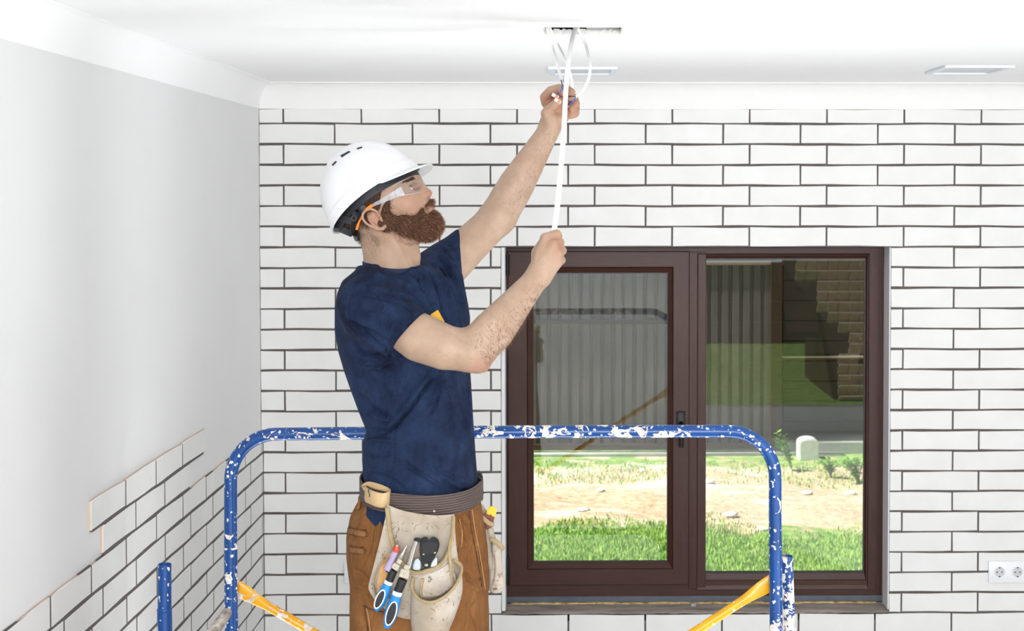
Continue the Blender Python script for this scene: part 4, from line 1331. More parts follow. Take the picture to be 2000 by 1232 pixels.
# near fist
def Hd(x, y, dy): return Q(x, y, -.165 + dy)
rr = lambda r: R(r, -.165)
MC = [(1066, 466, .004), (1080, 479, -.006), (1088, 495, -.004), (1088, 513, .006)]
W0 = [(1048, 531, 0), (1052, 533, -.003), (1056, 538, -.002), (1062, 546, .004)]
MR = [11.5, 11.5, 11, 10.5]
for m_, w_, r_ in zip(MC, W0, MR):
    B.limb([Hd(*w_), Hd(*m_)], [rr(13), rr(r_)], k=.010)
B.limb([Hd(1052, 532, .012), Hd(1066, 495, .012), Hd(1078, 500, .012)], [rr(20), rr(20), rr(20)], k=.012)
PIP = [(1087, 457.5, .020), (1093, 473.5, .017), (1098, 489.5, .017), (1096, 508, .022)]
DIP = [(1090, 461, .046), (1094, 476, .045), (1097, 492, .045), (1092, 508, .046)]
TIPS = [(1078, 463, .058), (1082, 479, .058), (1083, 494, .057), (1080, 507, .056)]
FR = [9.6, 9.2, 8.8, 8.6]
for m_, p_, d_, t_, r_ in zip(MC, PIP, DIP, TIPS, FR):
    B.limb([Hd(*m_), Hd(*p_)], [rr(r_ + 1.4), rr(r_)], k=.0035)
    B.limb([Hd(*p_), Hd(*d_), Hd(*t_)], [rr(r_), rr(r_ - .8), rr(r_ - 1.6)], k=.0025)
B.limb([Hd(1050, 520, .02), Hd(1050, 494, .036), Hd(1062, 473, .046), Hd(1079, 458, .050)], [rr(13), rr(13), rr(10.5), rr(8.5)], k=.008)   # thumb

# far arm (left arm), nearly straight up to the ceiling
def Fd(x, y, dy=0): return Q(x, y, .30 + dy)
fr_ = lambda r: R(r, .30)
FE = Q(972, 424, .285)
B.limb([SHF, Q(880, 515, .215), Q(918, 477, .245), Q(950, 446, .27), FE], [R(42, .2), R(41, .2), R(38, .2), R(36, .2), R(34, .3)], k=.02)
B.limb([Q(975, 440, .30), Q(987, 440, .305), Q(990, 436, .305)], [.024, .014, .012], k=.012)
B.limb([FE, Q(990, 393, .29), Q(1009, 360, .293), Q(1032, 322, .296), Q(1053, 287, .298), Q(1068, 262, .30), Q(1074, 248, .30)],
       [fr_(34), fr_(36), fr_(35), fr_(30), fr_(25), fr_(22), fr_(21)], k=.018)
# raised hand: palm towards the camera, thumb and index pinch the connector
B.limb([Fd(1074, 246), Fd(1080, 220, .006), Fd(1092, 205, .010)], [fr_(20), fr_(20), fr_(20)], k=.012)
B.limb([Fd(1074, 237, -.018), Fd(1069, 222, -.020), Fd(1072, 214, -.022), Fd(1082, 205, -.030), Fd(1091, 197, -.034)], [fr_(14), fr_(13), fr_(10.5), fr_(9.2), fr_(7.8)], k=.006)  # thumb
B.limb([Fd(1076, 238, -.012), Fd(1078, 232, -.016)], [fr_(15), fr_(14)], k=.006)                                  # thenar
B.limb([Fd(1098, 232, -.006), Fd(1104, 222, -.004)], [fr_(12), fr_(11)], k=.010)                                  # little-finger side
KN = [(1068, 200, .012), (1082, 192, .022), (1096, 196, .026), (1108, 204, .022)]
B.limb([Fd(*KN[0]), Fd(1064, 190, .004), Fd(1075, 177, -.010), Fd(1092, 172, -.022), Fd(1099, 181, -.030)], [fr_(11.5), fr_(9.8), fr_(8.8), fr_(8), fr_(7)], k=.004)     # index
B.limb([Fd(*KN[1]), Fd(1090, 178, .020), Fd(1106, 174, .006), Fd(1116, 180, -.012), Fd(1114, 191, -.020)], [fr_(11), fr_(9.5), fr_(8.8), fr_(8), fr_(7)], k=.0035)      # middle
B.limb([Fd(*KN[2]), Fd(1106, 190, .020), Fd(1121, 192, .006), Fd(1125, 203, -.010), Fd(1117, 213, -.018)], [fr_(11), fr_(9.2), fr_(8.6), fr_(8), fr_(7)], k=.0035)      # ring
B.limb([Fd(*KN[3]), Fd(1116, 203, .018), Fd(1125, 211, .004), Fd(1124, 222, -.008), Fd(1115, 226, -.014)], [fr_(10), fr_(8.4), fr_(7.8), fr_(7.4), fr_(6.6)], k=.003)   # little
bv, bq = B.mesh(smooth=1)
bv = strokes(bv, bq, [
    ([(893, 655), (902, 664), (915, 668)], 3.0, -.002), ([(893, 653), (880, 648)], 4, -.002),
    ([(1065, 262), (1080, 258), (1094, 262)], 2.0, -.0012), ([(1062, 230), (1072, 226), (1080, 214)], 2, -.0015),
    ([(1040, 500), (1062, 480)], 3, .0010), ([(1048, 512), (1075, 492)], 3, .0010), ([(1054, 524), (1080, 506)], 3, .0009),
    ([(965, 395), (985, 400), (1000, 402)], 3, -.0012),
    ([(772, 452), (795, 500), (812, 535)], 4, -.0015), ([(728, 500), (748, 520)], 3, -.0008)])
# pinker skin where the photograph's skin is pinker (elbow, knuckles, ear, nose), kept as a tint
def blob(c, r, amt): return amt * np.exp(-((bv - npv(c)) ** 2).sum(1) / r ** 2)
tint = blob(Q(940, 712, -.24), .03, .8) + blob(Hn(740, 428, -.085)[0], .022, .5) + blob(Hm(840, 378), .012, .7) + blob(Hd(1092, 480, 0), .03, .6) + blob(Fd(1112, 205), .05, .7) + blob(Fd(1075, 200), .03, .5) + blob(Hn(800, 398, -.05)[0], .022, .35)
face = blob(Hm(800, 400), .09, .55)
moles = blob(Q(857, 668, -.29), .0019, 1.0) + blob(Q(888, 678, -.285), .0014, .8)
skin = NT('skin')
ta = skin.n('ShaderNodeVertexColor'); ta.layer_name = 'tint'
sp_ = skin.n('ShaderNodeSeparateColor'); skin.l(ta.outputs[0], sp_.inputs[0])
sn1 = skin.noise(30, 4, .6); sn2 = skin.noise(9, 3, .6, dist=.4)
sc0 = skin.mix(skin.rampv(sn1, .35, .68), lin('#a58a74'), lin('#b19681'))
sc0 = skin.mix(skin.rampv(sn2, .4, .75, 0, .3), sc0, lin('#a5826d'))
sc1 = skin.mix(sp_.outputs[0], sc0, lin('#a0674f'))
sc2 = skin.mix(sp_.outputs[1], sc1, lin('#9c6c54'))
sc3 = skin.mix(sp_.outputs[2], sc2, lin('#5a3022'))
skin.col(sc3)
skin.set(Roughness=.48, **{'Specular IOR Level': .4, 'Subsurface Weight': .12, 'Subsurface Scale': .008})
skin.b.inputs['Subsurface Radius'].default_value = (1, .35, .2)
pores = skin.noise(420, 2, .5); creas = skin.noise(90, 4, .6)
skin.bump(skin.math('ADD', pores, creas), .0009, .55)
M['skin'] = skin.m
bm_ = to_mesh('body', bv, bq)
color_attr(bm_, 'tint', np.stack([np.clip(tint, 0, 1), np.clip(face, 0, 1), np.clip(moles, 0, 1)], 1))
body = obj('body', bm_, skin.m, person)
# eyes
white = plain('eye_white', '#e8e4e0', .15, var=.02)
iris_m = plain('iris', '#5d7f86', .15, var=.3, nscale=300)
for e in eyes:
    bmx = bmesh.new(); bmesh.ops.create_uvsphere(bmx, u_segments=24, v_segments=16, radius=.0126)
    eo = obj('eye', bmx, white, person, smooth=True); eo.matrix_parent_inverse = Matrix.Translation(-feet); eo.location = e + HFWD * .0006
    g = (HFWD * .88 + HUP * .36 - HL * .32).normalized(); Rm = g.to_track_quat('Z', 'Y').to_matrix().to_4x4()
    bmx = bmesh.new(); add_lathe(bmx, [(0, .0127), (.0052, .0118), (.0056, .0110), (0, .0105)], Rm, 20)
    io = obj('iris', bmx, iris_m, eo, smooth=True); io.matrix_parent_inverse = Matrix.Identity(4)
    bmx = bmesh.new(); add_lathe(bmx, [(0, .01295), (.0021, .0127), (.0022, .0120), (0, .012)], Rm, 16)
    io = obj('pupil', bmx, M['black_plastic'], eo, smooth=True); io.matrix_parent_inverse = Matrix.Identity(4)

for s_, e in zip((-1, 1), eyes):
    arcp = []
    for k in range(9):
        a = -1.15 + 2.3 * k / 8
        arcp.append(e + HFWD * (.0140 * math.cos(a * .9)) * .93 + HL * (.0118 * math.sin(a) + s_ * .003) + HUP * (.0068 * math.cos(a) + .0005))
    obj('eyelashes', tube(arcp, .00055, seg=6), plain('lash', '#2a1c16', .8), person, smooth=True)
# ---- hair and beard
hm_ = NT('brown_hair'); rip = hm_.n('ShaderNodeNewGeometry').outputs['Random Per Island']
hm_.col(hm_.ramp(rip, [(0, lin('#2f1f16')), (.5, lin('#553726')), (.85, lin('#7c5238')), (1, lin('#9c7252'))])); hm_.set(Roughness=.45)
bd_ = NT('beard_hair'); rip = bd_.n('ShaderNodeNewGeometry').outputs['Random Per Island']
bd_.col(bd_.ramp(rip, [(0, lin('#2c1a12')), (.3, lin('#4f2f20')), (.6, lin('#7a4a30')), (.85, lin('#a5704a')), (1, lin('#c89a70'))])); bd_.set(Roughness=.45)
under = plain('hair_underlayer', '#3f281b', .9, var=.3, nscale=300, bump=.002, bscale=500)  # dark brown base layer beneath the beard and scalp strands
def poly_in(uv, poly):
    x, y = uv[:, 0], uv[:, 1]; r = np.zeros(len(x), bool); n = len(poly)
    for i in range(n):
        (x0, y0), (x1, y1) = poly[i], poly[(i + 1) % n]
        c = ((y0 > y) != (y1 > y)) & (x < (x1 - x0) * (y - y0) / (y1 - y0 + 1e-9) + x0); r ^= c
    return r
# beard volume
BF = Field(Hm(730, 500, -.11) - Vector((.03, .03, .02)), Hm(885, 370, .11) + Vector((.02, .03, .02)), .0022)
for s in (0, 1):
    a = Hn(758, 436, -.058)[s]; b = Hm(828, 440, (-.016, .016)[s]); a0 = Hn(763, 404, -.063)[s]
    BF.limb([a0, a], [.0105, .017], k=.01)
    BF.limb([Hn(769, 384, -.0685)[s], Hn(766, 395, -.066)[s], a0], [.006, .0085, .0105], k=.008)
    BF.limb([a, a.lerp(b, .5) + HUP * .003, b], [.021, .031, .031], k=.02)
    BF.limb([Hm(826, 409, (-.026, .026)[s]), Hm(828, 428, (-.026, .026)[s])], [.012, .014], k=.012)
    BF.limb([Hm(843, 394.5, (-.004, .004)[s]), Hm(836, 402, (-.021, .021)[s]), Hm(828, 412, (-.029, .029)[s])], [.0072, .0072, .0075], k=.005)
BF.ell(Hm(836, 443), (.035, .030, .031), HA, k=.015)
BF.ell(Hm(846, 434), (.023, .026, .027), HA, k=.012)
BF.ell(Hm(847, 405.5), (.011, .015, .0052), HA, k=.003, op='sub')
v_, q_ = BF.mesh(smooth=1); v_ = wobble(v_, q_, .0012, (160, 300), 3)
bo = obj('beard', to_mesh('beard', v_, q_), under, person)
bo['label'] = 'full trimmed reddish-brown beard and moustache'
p_, n_ = scatter(v_, q_, 15000, 1)
dn = npv(HFWD * .55 - HUP * .75)
dirs = n_ * .55 + dn[None, :] * .8
ho = hair('beard_strands', p_, dirs, n_, .0085, .00034, bd_.m, bo, curl=.45, seed=2); ho['kind'] = 'stuff'
# stray cheek / neck hair, brows and lashes rooted on the skin
uvb = proj(bv); cen = uvb[bq].mean(1); fn = np.cross(bv[bq[:, 2]] - bv[bq[:, 0]], bv[bq[:, 3]] - bv[bq[:, 1]]); fn /= np.linalg.norm(fn, axis=1, keepdims=True) + 1e-12
fcen = bv[bq].mean(1); front = fn[:, 1] < .25
cheek = [(756, 398), (770, 401), (790, 413), (806, 415), (820, 405), (834, 396), (840, 402), (836, 420), (840, 470), (800, 480), (770, 470), (760, 446)]
w = poly_in(cen, cheek) & front
p_, n_ = scatter(bv, bq, 2600, 5, w.astype(float))
hair('beard_strands', p_, n_ * .3 + dn[None, :], n_, .0055, .00022, bd_.m, bo, curl=.4, seed=3)['kind'] = 'stuff'
brow = [(786, 357), (795, 349), (808, 346.5), (813, 349), (806, 352), (796, 356)]
w = poly_in(cen, brow) & (fcen[:, 1] < YM - .005)
if w.any():
    p_, n_ = scatter(bv, bq, 520, 6, w.astype(float))
    hair('eyebrow', p_, n_ * .55 + npv(-HFWD * .35 - HL * .55 + HUP * .15)[None, :], n_, .008, .0004, hm_.m, person, curl=.2, seed=4)['label'] = 'brown eyebrow'
# scalp hair: shell + strands around and behind the ear
HF_ = Field(Hm(640, 500, -.12) - Vector((.02, .02, .03)), Hm(830, 290, .12) + Vector((.02, .02, .02)), .0026)
HF_.ell(Hm(736, 377), (.102, .0815, .089), HA, k=0)
HF_.limb([Hm(722, 425), Hm(729, 452), Hm(742, 472)], [R(36), R(31), R(24)], k=.02)
HF_.limb([Hn(740, 400, -.060)[0], Hn(728, 430, -.060)[0]], [.020, .014], k=.01); HF_.limb([Hn(740, 400, -.060)[1], Hn(728, 430, -.060)[1]], [.020, .014], k=.01)
a = Q(773, 372); b = Q(758, 400)
HF_.cut(a, (b - a).cross(Vector((0, 1, 0))) * (1 if (b - a).cross(Vector((0, 1, 0))).x > 0 else -1))
a = Q(757, 397); b = Q(722, 462)
nn = (b - a).cross(Vector((0, 1, 0))); nn = nn if nn.x > 0 else -nn
# carve the face side below the ear line only where z is low
d_ = (HF_.ax[0][:, None, None] - a.x) * nn.normalized().x + (HF_.ax[2][None, None, :] - a.z) * nn.normalized().z
HF_.a = np.where(HF_.ax[2][None, None, :] < a.z, np.maximum(HF_.a, d_ + 0 * HF_.a), HF_.a)
v_, q_ = HF_.mesh(smooth=2); v_ = wobble(v_, q_, .0010, (150, 260), 8)
hso = obj('hair', to_mesh('hair', v_, q_), under, person); hso['label'] = 'short dark brown hair under the hard hat'
c_ = v_[q_].mean(1); uvh = proj(c_)
wv = ((uvh[:, 1] > 350) & (uvh[:, 0] < 785)).astype(float) * (c_[:, 1] < YM + .03) + .05
p_, n_ = scatter(v_, q_, 7000, 9, wv)
hair('hair_strands', p_, n_ * .25 + npv(-HFWD * .75 - HUP * .6)[None, :], n_, .012, .00032, hm_.m, hso, curl=.22, seed=5)['kind'] = 'stuff'
# short stubble fading down the nape and the neck
nape = [(700, 455), (724, 452), (742, 470), (744, 500), (722, 512), (712, 500)]
w = poly_in(cen, nape) & front
if w.any():
    p_, n_ = scatter(bv, bq, 900, 12, w.astype(float)); hair('hair_strands', p_, n_ * .3 + npv(-HUP * .9)[None, :], n_, .006, .0002, hm_.m, hso, curl=.3, seed=6)['kind'] = 'stuff'
# arm hair
arm_hair = NT('arm_hair'); arm_hair.col(lin('#6b4a34')); arm_hair.set(Roughness=.5)
f1 = [(905, 640), (960, 590), (1015, 530), (1060, 555), (1010, 660), (950, 712)]
ua = [(800, 640), (850, 620), (905, 670), (930, 712), (850, 705), (790, 690)]
f2 = [(965, 395), (1000, 310), (1050, 245), (1088, 262), (1055, 340), (1000, 430)]
for poly, nn_, d_, l_, ww in ((f1, 1700, npv(Vector((.25, -.1, -.9))), .0105, .00023), (ua, 160, npv(Vector((.3, 0, -.9))), .005, .00015), (f2, 800, npv(Vector((.1, -.1, -1))), .009, .0002)):
    w = poly_in(cen, poly) & front
    p_, n_ = scatter(bv, bq, nn_, 20, w.astype(float))
    hair('arm_hair', p_, n_ * .28 + d_[None, :], n_, l_, ww, arm_hair.m, body, curl=.4, seed=7)['kind'] = 'stuff'

# ---- t-shirt
def denim(name, c1, c2, rough=.85, wsc=1.0, scale=1500, bumpd=.0006):
    m = NT(name); n1 = m.noise(16 * wsc, 6, .7, dist=.3); n2 = m.noise(3.2 * wsc, 3)
    c = m.mix(m.rampv(n1, .35, .7), lin(c1), lin(c2))
    m.col(m.mix(m.rampv(n2, .4, .7, 0, .5), c, lin(c2)))
    m.set(Roughness=rough, **{'Sheen Weight': .0, 'Specular IOR Level': .15})
    w1 = m.noise(17, 3, .55, dist=1.4, vec=m.scaled(m.coord('Object'), (1, 1, .55), rot=(0, .6, 0)))
    w1 = m.math('ABSOLUTE', m.math('SUBTRACT', w1, .5))
    b1 = m.bump(w1, .03, .6)
    m.bump(m.math('ADD', m.noise(scale * .5, 2), m.math('MULTIPLY', m.noise(70, 4, .6), 1.2)), bumpd, .7, normal=b1)
    return m
navy = denim('washed_navy_cotton', '#0c1328', '#23324f')
sx = navy.n('ShaderNodeSeparateXYZ'); 
dust = navy.math('GREATER_THAN', navy.noise(42, 5, .7, dist=1), .72)
base_in = navy.b.inputs['Base Color'].links[0].from_socket
navy.col(navy.mix(navy.math('MULTIPLY', dust, .35), base_in, lin('#7f8aa6')))
S = Field(Vector((P(655, 700, 3.5).x, 3.08, 1.66)), Vector((P(925, 700, 3.5).x + .06, 3.92, 2.40)), .003)
def trow(y, xl, xr, b, dyc=0, yaw=-14, marg=0.0):
    "torso section seen between xl and xr at height y; yawed ellipse of half width b"
    A, Bp = Q(xl, y), Q(xr, y); ext = (Bp.x - A.x) / 2; c = (A.x + Bp.x) / 2
    t = math.radians(yaw); a = math.sqrt(max(ext ** 2 - (b * math.sin(t)) ** 2, .0064)) / math.cos(t)
    return (A.z, c, YM + dyc, a - marg, b - marg, yaw)
rows = [trow(1022, 703, 918, .165, yaw=-8), trow(985, 703, 922, .165, yaw=-8), trow(955, 717, 930, .160, yaw=-8), trow(935, 716, 930, .156, yaw=-8), trow(920, 714, 928, .158, yaw=-8), trow(890, 712, 926, .152, yaw=-8), trow(860, 713, 924, .150, yaw=-9), trow(835, 722, 922, .150, yaw=-10),
        trow(800, 708, 920, .152, yaw=-11), trow(760, 693, 917, .160, yaw=-12), trow(720, 680, 914, .168, yaw=-13), trow(680, 669, 911, .175, yaw=-14), trow(640, 664, 906, .180, yaw=-16),
        trow(600, 665, 898, .180, .005, -18), trow(570, 670, 886, .175, .01, -20), trow(545, 680, 868, .155, .01, -22), trow(534, 690, 850, .105, .01, -24), trow(527, 700, 838, .082, .01, -22), trow(519, 708, 828, .070, .01, -20)]
S.profile(rows, n=2.3, k=0)
S.limb([Q(742, 562, -.03), Q(722, 578, -.11), Q(718, 600, -.165)], [R(42), R(50), R(52)], k=.035)
SL = Field(S.lo, S.lo + (S.n - 1) * S.h, S.h); SL.n = S.n.copy(); SL.a = np.full_like(S.a, .05); SL.ax = S.ax
SL.limb([Q(718, 600, -.165), Q(745, 622, -.19), Q(775, 640, -.20), Q(803, 656, -.212), Q(840, 678, -.222)], [R(53), R(58, d1), R(59, d1), R(58, d1), R(58, d1)], k=0)
S.limb([Q(722, 560, -.10), Q(760, 600, -.17)], [R(30), R(36)], k=.03)
S.limb([Q(800, 566, .03), Q(840, 535, .13), SHF], [R(40), R(46), R(48)], k=.03)
SL.limb([SHF, Q(872, 519, .21), Q(897, 502, .23), Q(915, 488, .24)], [R(50, .2), R(49, .2), R(47, .2), R(47, .2)], k=0)
S.limb([Q(880, 545, .12), Q(890, 620, .05)], [.03, .03], k=.03)
# sleeve mouths: cut square and hollowed
def mouth(p, ax, r, depth, rin):
    ax = Vector(ax).normalized(); c = npv(p)
    sl, X, Y, Z = SL.sub(c - .17, c + .17, 0)
    a = npv(ax); t = (X - c[0]) * a[0] + (Y - c[1]) * a[1] + (Z - c[2]) * a[2]
    rad = np.sqrt(np.maximum((X - c[0]) ** 2 + (Y - c[1]) ** 2 + (Z - c[2]) ** 2 - t * t, 0))
    SL.a[sl] = np.maximum(SL.a[sl], t)
    SL.a[sl] = np.maximum(SL.a[sl], -np.maximum(rad - rin, -(t + depth)))
mA = Q(811, 661, -.212)
axA = Vector((.73, -.12, -.64)).normalized()
mouth(mA, axA, .098, .02, R(55))
mF = Q(899, 508, .228); axF = (Q(930, 480, .25) - Q(872, 528, .215)).normalized()
mouth(mF, (1, .1, .02), .085, .02, R(43, .2))
S.comb((slice(None),) * 3, SL.a, .022, 'add')
# hem
h0, h1 = Q(702, 966), Q(762, 1012)
S.cut(h0, ((h1 - h0).cross(Vector((0, 1, 0)))) * (1 if (h1 - h0).cross(Vector((0, 1, 0))).z < 0 else -1))
# neck opening
S.limb([Q(766, 508), Q(760, 470)], [R(53), R(64)], k=.003, op='sub')
S.limb([Q(770, 503, -.088), Q(772, 505, -.06)], [R(31), R(31)], k=.008, op='sub')
sv, sq = S.mesh(smooth=2)
folds = [
    # around the near armpit and across the flank
    ([(760, 692), (735, 672), (700, 640), (682, 628)], 6, -.007), ([(742, 690), (710, 672), (680, 650)], 6, .005),
    ([(772, 700), (752, 690), (715, 690), (690, 676)], 5, -.004), ([(775, 712), (745, 720), (700, 712)], 7, .003),
    # sleeve folds
    ([(712, 560), (740, 566), (790, 578), (828, 600)], 6, .004), ([(705, 575), (740, 582), (785, 594), (815, 612)], 5, -.002),
    ([(716, 530), (750, 545), (800, 560), (842, 606)], 7, .006), ([(735, 533), (780, 548), (820, 570), (850, 600)], 5, -.0035),
    ([(700, 610), (730, 612), (770, 625)], 6, .003), ([(690, 640), (720, 645), (758, 668)], 5, -.003),
    # shoulder seam
    ([(712, 545), (692, 560), (682, 590), (684, 625), (697, 650)], 1.6, -.0022),
    # sleeve hem stitching
    ([(831, 607), (800, 632), (775, 660), (760, 686)], 1.2, -.0016), ([(824, 602), (792, 628), (767, 656), (752, 682)], 1.2, -.0016),
    # chest: fan of folds from the far armpit and neckline
    ([(832, 520), (850, 550), (862, 590), (872, 640)], 4, -.006), ([(842, 508), (862, 545), (878, 590), (890, 645)], 4.5, .006),
    ([(850, 500), (872, 540), (888, 585), (900, 640)], 4, -.006), ([(856, 490), (882, 530), (896, 570), (906, 620)], 4, .005),
    ([(822, 530), (836, 560), (845, 590), (848, 606)], 4, .005), ([(812, 532), (822, 560), (830, 585)], 4, -.004),
    ([(795, 536), (815, 560), (825, 580)], 4, .003),
    # far sleeve
    ([(862, 480), (880, 500), (895, 530)], 5, .003), ([(870, 474), (888, 492), (901, 520)], 3, -.003), ([(850, 492), (868, 515), (884, 545)], 4, -.004),
    # flank seam and diagonal drag lines of the lower torso
    ([(765, 700), (772, 760), (785, 790), (770, 830), (770, 880), (766, 940)], 1.8, -.0026),
    ([(845, 720), (820, 750), (795, 785), (770, 820), (735, 850)], 5, .005), ([(855, 728), (830, 760), (800, 800), (765, 838), (728, 858)], 5, -.006),
    ([(862, 722), (848, 770), (835, 800)], 4, .004), ([(872, 724), (855, 780), (840, 812)], 4, -.003),
    ([(905, 735), (908, 800), (900, 860), (885, 900)], 6, -.004), ([(915, 745), (916, 820), (908, 880)], 5, .004),
    ([(700, 770), (730, 800), (760, 815)], 7, -.004), ([(712, 800), (740, 815), (762, 820)], 6, .004),
    ([(722, 838), (745, 842), (780, 830)], 7, -.004), ([(716, 862), (740, 858), (768, 862)], 6, .005), ([(714, 885), (740, 890), (765, 884)], 6, -.003),
    ([(720, 915), (760, 925), (800, 950)], 6, .003), ([(780, 900), (830, 930), (880, 960)], 7, -.003), ([(840, 905), (880, 930), (918, 945)], 7, .004), ([(860, 935), (895, 955), (920, 958)], 5, -.004),
    ([(688, 740), (700, 790), (718, 830)], 6, .003), ([(706, 968), (730, 992), (756, 1008)], 2.0, -.0015)]
sv = strokes(sv, sq, [(p_, w_ * (.62 if w_ > 3 else .9), a_ * (2.4 if w_ > 3 else 1.2)) for p_, w_, a_ in folds])
sv = wobble(sv, sq, .0011, (28, 60), 5)
shirt = obj('t_shirt', to_mesh('t_shirt', sv, sq), navy.m, person); shirt['label'] = 'washed navy blue cotton t-shirt'
# ribbed collar
cpts = []
for k in range(33):
    a = 2 * math.pi * k / 32
    x = 766 + 55 * math.cos(a); dy = .0715 * math.sin(a)
    y = 518 + 4 * math.cos(a) + 13 * max(0, -math.sin(a)) ** 1.6
    cpts.append(Q(x, y, dy))
bmx = bmesh.new(); add_tube(bmx, cpts, .0072, seg=10, r2=.0042, nrm=(0, 0, 1), cap=False)
bmesh.ops.remove_doubles(bmx, verts=bmx.verts, dist=.0005); bmesh.ops.recalc_face_normals(bmx, faces=bmx.faces)
obj('collar', bmx, plain('navy_rib', '#1a2545', .9, var=.1, nscale=60, bump=.001), shirt, smooth=True)
# small yellow logo patch on the chest, half hidden by the arm
pp = [Q(841, 614, -.13), Q(855, 605, -.125), Q(868, 628, -.13), Q(852, 640, -.14)]
bmx = bmesh.new(); vs = [bmx.verts.new(p) for p in pp]; vs2 = [bmx.verts.new(p + Vector((0, .003, 0))) for p in pp]
bmx.faces.new(vs); bmx.faces.new(vs2[::-1]); [bmx.faces.new((vs[i], vs[(i + 1) % 4], vs2[(i + 1) % 4], vs2[i])) for i in range(4)]
bmesh.ops.recalc_face_normals(bmx, faces=bmx.faces)
obj('chest_patch', bmx, plain('yellow_patch', '#e8b23a', .8, var=.1, nscale=80), shirt)['label'] = 'yellow fabric patch on the chest'

# ---- trousers
duck = denim('brown_duck_canvas', '#6c4526', '#875d36', wsc=.8, bumpd=.0009)
T = Field(Vector((P(672, 1100, 3.5).x - .02, 3.24, zpl + .10)), Vector((P(962, 1100, 3.5).x + .04, 3.78, 1.86)), .004)
trw = [trow(952, 716, 930, .150, yaw=-8), trow(975, 704, 934, .158, yaw=-8), trow(1000, 690, 938, .166, yaw=-8), trow(1040, 682, 946, .172, yaw=-8), trow(1080, 683, 950, .172, yaw=-8), trow(1130, 689, 952, .165, yaw=-8), trow(1180, 691, 951, .155, yaw=-8), trow(1232, 693, 952, .145, yaw=-8), trow(1270, 695, 950, .13, yaw=-8)]
T.profile(trw, n=2.4, k=0)
def leg(xs, dy, k=.03):
    (a, b, c_) = xs
    pts = [Q(a, 1200, dy), Q(a, 1330, dy)]
    hip = pts[0]; kn = Vector((b, YM + dy, 1.20)); an = Vector((c_, YM + dy, zpl + .09))
    T.limb([hip, hip.lerp(kn, .5), kn, kn.lerp(an, .5), an], [.098, .092, .082, .080, .078], k=k)
xa_, xb_ = Q(768, 1232).x, Q(872, 1232).x
leg((770, xa_ - .02, xa_ - .04), -.085); leg((872, xb_ + .03, xb_ + .05), .085)
T.limb([Q(800, 975), Q(800, 930)], [.10, .12], k=.003, op='sub')
tv, tq = T.mesh(smooth=2)
tfolds = [([(716, 985), (708, 1020), (700, 1060)], 6, .003), ([(730, 1000), (722, 1060), (705, 1110)], 6, -.004), ([(745, 1010), (738, 1050), (728, 1090)], 5, .003),
          ([(895, 1000), (905, 1040), (902, 1080)], 6, -.006), ([(906, 1005), (916, 1040), (910, 1085)], 5, .006), ([(925, 1000), (935, 1060), (946, 1140)], 2.5, -.004), ([(918, 1000), (928, 1060), (938, 1140)], 3, .003),
          ([(935, 1000), (945, 1060), (951, 1130)], 4, .003), ([(892, 1012), (900, 1050), (890, 1090)], 4, .004),
          ([(905, 1115), (925, 1135), (948, 1125)], 5, -.005), ([(905, 1135), (930, 1150), (948, 1145)], 6, .004), ([(690, 1110), (715, 1130), (728, 1160)], 6, -.004), ([(692, 1140), (712, 1150), (722, 1185)], 6, .004),
          ([(910, 1170), (925, 1200), (940, 1232)], 8, -.003), ([(700, 1190), (712, 1215), (716, 1240)], 5, -.004), ([(730, 1190), (760, 1198), (800, 1205)], 3, -.002)]
tv = strokes(tv, tq, [(p_, w_ * .7, a_ * 1.8) for p_, w_, a_ in tfolds]); tv = wobble(tv, tq, .0016, (26, 55), 9)
trous = obj('work_trousers', to_mesh('work_trousers', tv, tq), duck.m, person); trous['label'] = 'brown canvas work trousers with welt pockets'
from mathutils.bvhtree import BVHTree
def surf(v, q): return BVHTree.FromPolygons([tuple(p) for p in v], [tuple(int(i) for i in f) for f in q])
Ttree = surf(tv, tq); Stree = surf(sv, sq); Btree = surf(bv, bq)
def onto(x, y, trees, lift=0.0):
    "first surface hit by the sight line through pixel x,y, lifted towards outside"
    d = (P(x, y, 3.5) - CAMP).normalized(); best = None
    for t in trees:
        h = t.ray_cast(CAMP, d)
        if h[0] is not None and (best is None or h[3] < best[1]): best = (h[0] + h[1] * lift * (1 if h[1].dot(d) < 0 else -1), h[3])
    return best[0] if best else P(x, y, YM - .12)
stitch = plain('brown_stitch', '#b98a5c', .9, var=.1); darkbrown = plain('dark_seam', '#4f3020', .9)
def seam(pts, r, mt, nm, par, trees=None, lift=.001):
    pp = [onto(x, y, trees or [Ttree], lift) for x, y in spline(pts, 6)]
    bmx = bmesh.new(); add_tube(bmx, pp, r, seg=6); bmesh.ops.recalc_face_normals(bmx, faces=bmx.faces)
    return obj(nm, bmx, mt, par, smooth=True)
def patch(name, poly, depth, mt, par, trees, lift=.0, n=8):
    "cloth patch over a surface: quad given by 4 px corners, gridded and laid on the surface with thickness"
    (a, b, c, d) = [Vector((p[0], p[1], 0)) for p in poly]
    bmx = bmesh.new(); G = []
    for i in range(n + 1):
        row = []
        for j in range(n + 1):
            u, w_ = i / n, j / n
            p = (a * (1 - u) + b * u) * (1 - w_) + (d * (1 - u) + c * u) * w_
            s = onto(p.x, p.y, trees, lift + depth * (1 if 0 < i < n and 0 < j < n else .25))
            row.append(bmx.verts.new(s))
        G.append(row)
    for i in range(n):
        for j in range(n): bmx.faces.new((G[i][j], G[i][j + 1], G[i + 1][j + 1], G[i + 1][j]))
    bmesh.ops.recalc_face_normals(bmx, faces=bmx.faces)
    r = bmesh.ops.solidify(bmx, geom=bmx.faces, thickness=.0015)
    return obj(name, bmx, mt, par, smooth=True)
duck2 = denim('brown_duck_welt', '#724c2e', '#90663f', wsc=1.5, bumpd=.0009)
